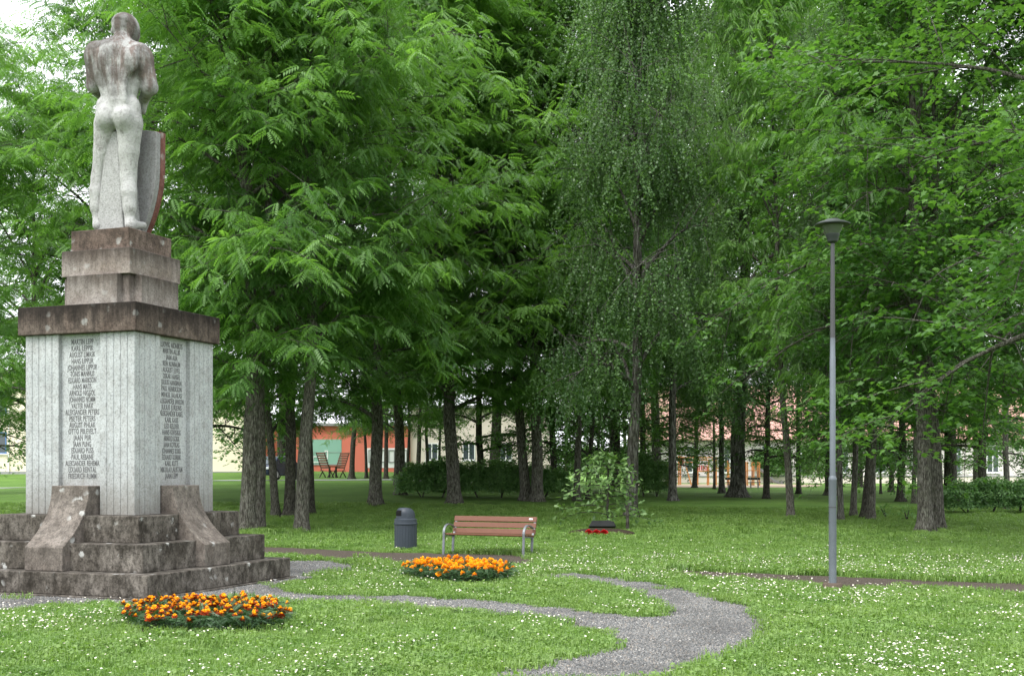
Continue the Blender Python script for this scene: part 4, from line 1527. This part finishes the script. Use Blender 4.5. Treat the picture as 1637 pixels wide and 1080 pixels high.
p2_ = on_ground(655.6, D1)
crm = thing('cream_building', 'pale cream wall adjoining the coral red building', 'building', p2_ + Vector((0, .3, 0)))
facade_things(crm, M['wall_cream'], 12.5, 5.5, 9)
for x in (1.3, 4.5, 7.7):
    window(crm, x, 1.0, 1.1, 1.5, M['frame_white'], (1, 0))
MB().box(-.2, 12.7, -.5, 9.3, 5.5, 5.75).build('roof', M['trim_grey'], crm)

D3 = 100
p3_ = on_ground(-180, D3)
k3 = D3 / FPX
yel = thing('yellow_building', 'cream yellow plastered building with blue framed windows behind the memorial', 'building', p3_)
facade_things(yel, M['wall_yellow'], (392 + 180) * k3, 8.2, 10)
MB().box(-.03, (392 + 180) * k3 + .03, -.05, -.002, -.7, .25).build('plinth', M['trim_grey'], yel)
for x in (-140, -68, -8, 160, 250):
    for z in (2.05, 5.2):
        window(yel, (x + 180) * k3, z - .35, .95, 1.75, M['frame_blue'], (0, 0), .07)
MB().tube([(194.5 * k3, -.1, .2), (194.5 * k3, -.1, 8.0)], .05, 8).build('downpipe', M['frame_white'], yel)
MB().box(-.3, (392 + 180) * k3 + .3, -.5, 10.3, 8.2, 8.5).build('roof', M['trim_grey'], yel)

# ------------------------------------------------------------------ playground, seats, car
DP = 103


def PX(px):
    return (px - 1130) * DP / FPX


pp_ = on_ground(1130, DP)
pg = thing('climbing_structure', 'orange wooden climbing frame with red panel and ladder', 'playground', pp_)
kp = DP / FPX
for px, h, dy in ((1068, 1.9, 0), (1081, 1.7, 1.5), (1085, 2.5, 0), (1092, 2.5, 1.6), (1110, 2.3, 0), (1119, 1.6, 1.2), (1131, 1.6, 0), (1137, 2.1, 1.4), (1145, 2.4, 0), (1163, 2.1, 0), (1170, 1.9, 1.5), (1179, 1.6, 0)):
    MB().box(PX(px) - .055, PX(px) + .055, dy - .055, dy + .055, -.2, h).build('post', M['post'], pg, .01)
for a, b, z in ((1068, 1092, 1.75), (1085, 1110, 1.9), (1110, 1145, 2.1), (1110, 1145, 1.15), (1145, 1179, 1.4), (1085, 1145, 2.3)):
    MB().box(PX(a), PX(b), -.05 - .002 * a / 1000, .05, z, z + .11).build('beam', M['post'], pg, .01)
for k in range(6):
    MB().box(PX(1114.5 + 2.9 * k), PX(1116.3 + 2.9 * k), -.06, -.02, 1.28, 1.72).build('red_slat', M['red_panel'], pg)
MB().tube([(PX(1123), 0, 2.2), (PX(1126), 0, 2.45), (PX(1131), 0, 2.55), (PX(1136), 0, 2.45), (PX(1139), 0, 2.2)], .03, 6).build('arch', M['lamp_metal'], pg)
MB().tube([(PX(1104), -.6, 0), (PX(1096), 0, 1.7)], .06, 6).build('slanting_post', M['post'], pg)
for k in range(6):
    MB().tube([(PX(1100), .1, .25 + .25 * k), (PX(1110), .1, .25 + .25 * k)], .025, 6).build('rung', M['steel'], pg)
MB().box(PX(1086), PX(1092), -.12, -.06, 1.9, 2.15).build('red_sign', M['red_panel'], pg)
ps_ = on_ground(1230, DP - 1)
sl = thing('playground_slide', 'steel playground slide with orange posts', 'slide', ps_)
xs_ = lambda px: (px - 1230) * kp
path = [(1213, 1.35), (1220, 1.15), (1228, .75), (1236, .40), (1243, .25), (1252, .22)]
MB().prism([(xs_(a), z) for a, z in path] + [(xs_(a), z - .07) for a, z in reversed(path)], -.3, .3, 'y').build('chute', M['slide'], sl)
for s in (-1, 1):
    MB().prism([(xs_(a), z + .17) for a, z in path] + [(xs_(a), z - .02) for a, z in reversed(path)], s * .32 - .02, s * .32 + .02, 'y').build('side_rail', M['slide'], sl)
for px in (1194, 1204, 1213):
    for y in (-.35, .35):
        MB().box(xs_(px) - .05, xs_(px) + .05, y - .05, y + .05, -.2, 2.0).build('post', M['post'], sl, .01)
MB().box(xs_(1193), xs_(1214), -.34, .34, 1.24, 1.31).build('platform', M['post'], sl)


def small_bench(px, py, ln, lab):
    p = ground(px, py)
    b = thing('plain_bench', lab, 'bench', p, 0, 'benches by the playground')
    for y in (-.14, .02):
        MB().box(-ln / 2, ln / 2, y, y + .13, .42, .47).build('seat_slat', M['bark_dark'], b, .008)
    MB().box(-ln / 2, ln / 2, .2, .24, .62, .80).build('back_slat', M['bark_dark'], b, .008)
    for x in (-ln / 2 + .2, ln / 2 - .2):
        MB().box(x - .03, x + .03, -.1, .12, -.05, .42).build('leg', M['steel'], b)
        MB().box(x - .025, x + .025, .16, .2, .3, .8).build('back_post', M['steel'], b)


small_bench(1176, 780, 1.5, 'dark plank bench in front of the white birch and playground')
small_bench(1206, 780, .95, 'short dark bench at the foot of the slide')

pc = ground(532, 763)
kc = pc.y / FPX
st_ = thing('seat_set', 'two high backed wooden slatted seats facing each other over a table', 'garden seats', pc, R(42))
for s in (-1, 1):
    for k in range(7):
        q = k / 6
        x = s * (.62 + .36 * q)
        z = .62 + .98 * q
        MB().box(x - .02, x + .02, -.55, .55, z, z + .12).build('back_slat', M['slat'], st_)
    for y in (-.5, .5):
        MB().tube([(s * .56, y, .45), (s * 1.03, y, 1.72)], .035, 5).build('back_post', M['bark_dark'], st_)
        MB().tube([(s * .75, y, 0), (s * .45, y, .5)], .04, 5).build('leg', M['bark_dark'], st_)
        MB().tube([(s * .25, y, 0), (s * .55, y, .5)], .04, 5).build('leg', M['bark_dark'], st_)
    MB().box(min(s * .32, s * .7), max(s * .32, s * .7), -.55, .55, .45, .5).build('seat', M['slat'], st_)
MB().box(-.28, .28, -.5, .5, .72, .77).build('table_top', M['slat'], st_)
for y in (-.4, .4):
    MB().box(-.05, .05, y - .05, y + .05, 0, .72).build('table_leg', M['bark_dark'], st_)

car_p = on_ground(441, 77)
car = thing('parked_car', 'dark blue car parked on the lane behind the tree trunks', 'car', car_p + Vector((0, 0, .02)), R(68))
side = [(-2.1, .35), (-2.12, .7), (-2.0, .92), (-1.55, .98), (-1.0, 1.40), (-.2, 1.48), (.75, 1.44), (1.25, 1.05), (1.75, .95), (2.08, .78), (2.12, .4), (1.9, .28), (-1.9, .28)]
body = MB().prism(side, -.84, .84, 'y').build('body', M['car'], car, .09, seg=3)
for s in (-1, 1):
    y = s * .846
    MB().prism([(-.95, 1.02), (-.7, 1.32), (-.15, 1.39), (-.15, 1.02)], min(y, y + s * .008), max(y, y + s * .008), 'y').build('side_window', M['glass'], car)
    MB().prism([(-.08, 1.02), (-.08, 1.39), (.66, 1.36), (1.0, 1.04)], min(y, y + s * .008), max(y, y + s * .008), 'y').build('side_window', M['glass'], car)
    for x in (-1.3, 1.32):
        wv = MB().lathe([(.2, -.11), (.30, -.11), (.325, -.08), (.325, .08), (.30, .11), (.2, .11)], 24).build('tyre', M['tyre'], car, shade=True)
        wv.rotation_euler = (R(90), 0, 0)
        wv.location = (x, s * .78, .325)
        rm = MB().lathe([(.05, -.118), (.2, -.122), (.215, -.11), (.215, .11), (.2, .122), (.05, .118)], 20).build('rim', M['rim'], car, shade=True)
        rm.rotation_euler = (R(90), 0, 0)
        rm.location = (x, s * .78, .325)
    for x, nm in ((-2.1, 'headlight'), (2.085, 'tail_light')):
        MB().box(x - .03, x + .03, s * .72 - .13, s * .72 + .13, .66, .80).build(nm, M['light_lens'] if nm == 'headlight' else M['red_panel'], car, .02)
MB().add([(-1.58, -.68, .995), (-1.58, .68, .995), (-1.06, .62, 1.39), (-1.06, -.62, 1.39)], [(0, 1, 2, 3)]).build('windscreen', M['glass'], car)
MB().box(-2.16, -2.11, -.25, .25, .45, .56).build('number_plate', M['frame_white'], car)

# ------------------------------------------------------------------ grass, gravel stones and daisies (scattered)


def scatter(name, protos, pts, rot, scl, idx, label, cat):
    col = bpy.data.collections.new(name + '_patches')
    for i, me in enumerate(protos):
        col.objects.link(bpy.data.objects.new('%s_patch_%d' % (name, i), me))
    me = bpy.data.meshes.new(name)
    me.vertices.add(len(pts))
    me.vertices.foreach_set('co', np.asarray(pts, np.float32).ravel())
    for k, v, ty in (('rot', rot, 'FLOAT_VECTOR'), ('scl', scl, 'FLOAT'), ('pick', idx, 'INT')):
        a = me.attributes.new(k, ty, 'POINT')
        if ty == 'FLOAT_VECTOR':
            a.data.foreach_set('vector', np.asarray(v, np.float32).ravel())
        else:
            a.data.foreach_set('value', np.asarray(v, np.int32 if ty == 'INT' else np.float32))
    o = link(bpy.data.objects.new(name, me))
    tag(o, label, cat, kind='stuff')
    ng = bpy.data.node_groups.new(name, 'GeometryNodeTree')
    ng.interface.new_socket('Geometry', in_out='INPUT', socket_type='NodeSocketGeometry')
    ng.interface.new_socket('Geometry', in_out='OUTPUT', socket_type='NodeSocketGeometry')
    n, l = ng.nodes, ng.links
    gi, go = n.new('NodeGroupInput'), n.new('NodeGroupOutput')
    ci = n.new('GeometryNodeCollectionInfo')
    ci.inputs['Collection'].default_value = col
    ci.inputs['Separate Children'].default_value = True
    ci.inputs['Reset Children'].default_value = True
    ip = n.new('GeometryNodeInstanceOnPoints')
    ip.inputs['Pick Instance'].default_value = True
    def at(nm, ty):
        a = n.new('GeometryNodeInputNamedAttribute')
        a.data_type = ty
        a.inputs['Name'].default_value = nm
        return a.outputs['Attribute']
    l.new(gi.outputs[0], ip.inputs['Points'])
    l.new(ci.outputs[0], ip.inputs['Instance'])
    l.new(at('pick', 'INT'), ip.inputs['Instance Index'])
    l.new(at('rot', 'FLOAT_VECTOR'), ip.inputs['Rotation'])
    l.new(at('scl', 'FLOAT'), ip.inputs['Scale'])
    l.new(ip.outputs[0], go.inputs[0])
    md = o.modifiers.new('scatter', 'NODES')
    md.node_group = ng
    return o


def grass_patch(seed, nb=95, rad=.17, hm=.075, clover=.25):
    g = RG(seed)
    r = rad * np.sqrt(g.uniform(0, 1, nb)); a = g.uniform(0, 6.28, nb)
    p = np.column_stack([r * np.cos(a), r * np.sin(a), np.full(nb, -.005)])
    ln = hm * g.uniform(.55, 1.5, nb)
    az = g.uniform(0, 6.28, nb); tilt = g.uniform(.1, .9, nb)
    d = np.column_stack([np.cos(az), np.sin(az), np.zeros(nb)])
    w = np.column_stack([-np.sin(az), np.cos(az), np.zeros(nb)]) * (.0045 * g.uniform(.7, 1.4, nb))[:, None]
    z = np.array([0, 0, 1.0])
    mid = p + (z * .6 + d * .22 * tilt[:, None]) * ln[:, None]
    tip = p + (z * (1 - .35 * tilt[:, None]) + d * .75 * tilt[:, None]) * ln[:, None]
    V = np.stack([p - w, p + w, mid + w * .8, mid - w * .8, tip], 1).reshape(-1, 3)
    b = (np.arange(nb) * 5)[:, None]
    tint = np.repeat(np.clip(g.normal(.5, .22, nb), 0, 1), 5)
    nc_ = int(nb * clover)
    r = rad * np.sqrt(g.uniform(0, 1, nc_)); a = g.uniform(0, 6.28, nc_)
    cp = np.column_stack([r * np.cos(a), r * np.sin(a), g.uniform(.03, .075, nc_)])
    lv, lf, lt = place_leaves(oval_leaf(.032, .026, .1), cp, g.normal(0, 1, (nc_, 3)) * np.array([1, 1, .2]), norm(g.normal(0, .25, (nc_, 3)) + z), g.uniform(.7, 1.3, nc_), np.clip(g.normal(.6, .2, nc_), 0, 1))
    return mesh_np('grass_patch', np.concatenate([V, lv]), [np.concatenate([b + np.array([[0, 1, 2, 3]]), lf[0] + nb * 5]), b + np.array([[3, 2, 4]])], [M['grass']], attrs={'tint': np.concatenate([tint, lt])})


MCt, MSt = math.cos(-MTH), math.sin(-MTH)


def blocked(x, y, grow=0.0):
    r = inside(GRAVEL, x, y) | inside(RING, x, y) | inside(DIRT, x, y) | inside(DIRT2, x, y)
    lx, ly = x - MC.x, y - MC.y
    ux, uy = lx * MCt - ly * MSt, lx * MSt + ly * MCt
    r |= (np.abs(ux) < 1.9) & (np.abs(uy) < 1.9)
    for b in (BED1, BED2):
        b = np.array(b); c = b.mean(0)
        r |= inside(c + (b - c) * .97, x, y)
    r |= (x - pm.x) ** 2 + (y - pm.y - .25) ** 2 < 1.0
    return r


def wave(x, y, f, s):
    return (np.sin(x * f + s) * np.cos(y * f * .9 - s * 1.7) + .6 * np.sin(x * f * 2.3 - y * f * 1.7 + s * 2) + .4 * np.cos(x * f * 4.1 + y * f * 3.7 + s))


def jitter(y0, y1, step, seed, half=.52):
    g = RG(seed)
    ny = int((y1 - y0) / step)
    xw = half * y1
    nx2 = int(2 * xw / step)
    X, Y = np.meshgrid(-xw + np.arange(nx2) * step, y0 + np.arange(ny) * step)
    x = X.ravel() + g.uniform(-.6, .6, X.size) * step
    y = Y.ravel() + g.uniform(-.6, .6, X.size) * step
    k = np.abs(x) < half * y + .5
    return x[k], y[k]


GP, GR_, GS, GI = [], [], [], []
for (y0, y1, st_p, sc, seed) in ((8.0, 19, .175, 1.0, 1), (19, 30, .25, 1.3, 2), (30, 52, .46, 1.9, 3)):
    x, y = jitter(y0, y1, st_p, seed)
    k = ~blocked(x, y)
    gp = RG(seed + 90)
    k |= (inside(GRAVEL, x, y) | inside(DIRT2, x, y) | inside(DIRT, x, y)) & (gp.uniform(0, 1, len(x)) < .010)
    x, y = x[k], y[k]
    g = RG(seed + 50)
    n = len(x)
    shade_ = smooth(22, 30, y)
    s_ = sc * g.uniform(.75, 1.25, n) * (1 + .22 * wave(x, y, .9, 1.3)) * (1 - .3 * shade_)
    GP.append(np.column_stack([x, y, terrain(x, y)])); GR_.append(np.column_stack([np.zeros(n), np.zeros(n), g.uniform(0, 6.28, n)]))
    GS.append(np.clip(s_, .5, 2.6)); GI.append(g.integers(0, 5, n))
scatter('lawn_grass', [grass_patch(200 + i, clover=(.15, .6, .3, .2, .45)[i]) for i in range(5)], np.concatenate(GP), np.concatenate(GR_), np.concatenate(GS), np.concatenate(GI), 'short green grass with clover covering the lawn', 'grass')


def stone_patch(seed, n=150, rad=.13):
    g = RG(seed)
    O = np.array([(1, 0, 0), (-1, 0, 0), (0, 1, 0), (0, -1, 0), (0, 0, 1), (0, 0, -1)], float)
    Fo = np.array([(0, 2, 4), (2, 1, 4), (1, 3, 4), (3, 0, 4), (2, 0, 5), (1, 2, 5), (3, 1, 5), (0, 3, 5)])
    r = rad * np.sqrt(g.uniform(0, 1, n)); a = g.uniform(0, 6.28, n)
    c = np.column_stack([r * np.cos(a), r * np.sin(a), g.uniform(.004, .014, n)])
    V = O[None] * (g.uniform(.006, .015, (n, 1, 1)) * g.uniform(.6, 1.2, (n, 6, 1)))
    q = norm(g.normal(0, 1, (n, 3))); w_ = norm(np.cross(q, g.normal(0, 1, (n, 3)))); e = np.cross(q, w_)
    V = np.einsum('nvk,nkj->nvj', V, np.stack([q, w_, e], 1)) + c[:, None]
    Fc = (Fo[None] + (np.arange(n) * 6)[:, None, None]).reshape(-1, 3)
    return mesh_np('stone_patch', V.reshape(-1, 3), [Fc], [M['stone']], attrs={'tint': np.repeat(g.uniform(0, 1, n), 6)})


x, y = jitter(8.0, 24, .105, 9)
k = inside(GRAVEL, x, y) | inside(RING, x, y)
lx, ly = x - MC.x, y - MC.y
k &= ~((np.abs(lx * MCt - ly * MSt) < 1.8) & (np.abs(lx * MSt + ly * MCt) < 1.8))
x, y = x[k], y[k]
g = RG(4)
n = len(x)
scatter('gravel_stones', [stone_patch(300 + i) for i in range(4)], np.column_stack([x, y, np.full(n, .005)]), np.column_stack([np.zeros(n), np.zeros(n), g.uniform(0, 6.28, n)]), g.uniform(.8, 1.2, n), g.integers(0, 4, n), 'loose grey chippings on the gravel path', 'gravel')

# daisies: white heads on the lawn, thick on the right and along the paths
g = RG(88)
n = 60000
y = 8.5 + 21 * g.uniform(0, 1, n) ** .8
x = g.uniform(-.5, .5, n) * y * 1.0
pxx = CX + FPX * x / y; pyy = HY + FPX * EYE / y
dn = .06 + .5 * smooth(.1, 1.3, wave(x, y, 1.1, .4))
dn *= np.where((pxx > 1000) & (pyy > 905), 1.7, 1) * np.where((pxx > 1250) & (pyy > 1030), 1.3, 1)
dn += .25 * ((pxx < 200) & (pyy > 955) & (pyy < 1010)) + .22 * ((pyy > 893) & (pyy < 935) & (pxx > 560)) + .30 * ((pyy < 893) & (pyy > 882) & (pxx < 640))
dn *= np.interp(pyy, [820, 870, 900, 1080], [.05, .12, .9, .75])
k = (g.uniform(0, 1, n) < dn * .95) & ~blocked(x, y)
x, y = x[k], y[k]
n = len(x)
O = [(0, 0, .002)] + [((1 if i % 2 else .72) * .0125 * math.cos(i * math.pi / 5), (1 if i % 2 else .72) * .0125 * math.sin(i * math.pi / 5), .004) for i in range(10)]
Fd = np.array([(0, 1 + i, 1 + (i + 1) % 10) for i in range(10)])
E_ = [(.004 * math.cos(i * math.pi / 3), .004 * math.sin(i * math.pi / 3), .0055) for i in range(6)]
pos = np.column_stack([x, y, g.uniform(.07, .125, n)])
dr = norm(np.column_stack([g.normal(0, 1, (n, 2)), np.zeros(n)]))
up = norm(np.column_stack([g.normal(0, .35, n), g.normal(-.25, .35, n), np.ones(n)]))
sc = g.uniform(.6, 1.05, n) * np.interp(y, [10, 25], [1, 1.25])
v1, f1, _ = place_leaves((np.array(O), [Fd]), pos, dr, up, sc, np.zeros(n))
v2, f2, _ = place_leaves((np.array(E_), [np.array([(0, 1, 2, 3, 4, 5)])]), pos, dr, up, sc, np.zeros(n))
me = mesh_np('white_daisies', np.concatenate([v1, v2]), [f1[0], f2[0] + len(v1)], [M['daisy'], M['daisy_eye']], np.concatenate([np.zeros(len(f1[0])), np.ones(len(f2[0]))]))
tag(link(bpy.data.objects.new('white_daisies', me)), 'small white daisies dotted through the lawn', 'daisies', kind='stuff')
print('daisies', n, 'script', round(time.time() - T0, 1), 's')
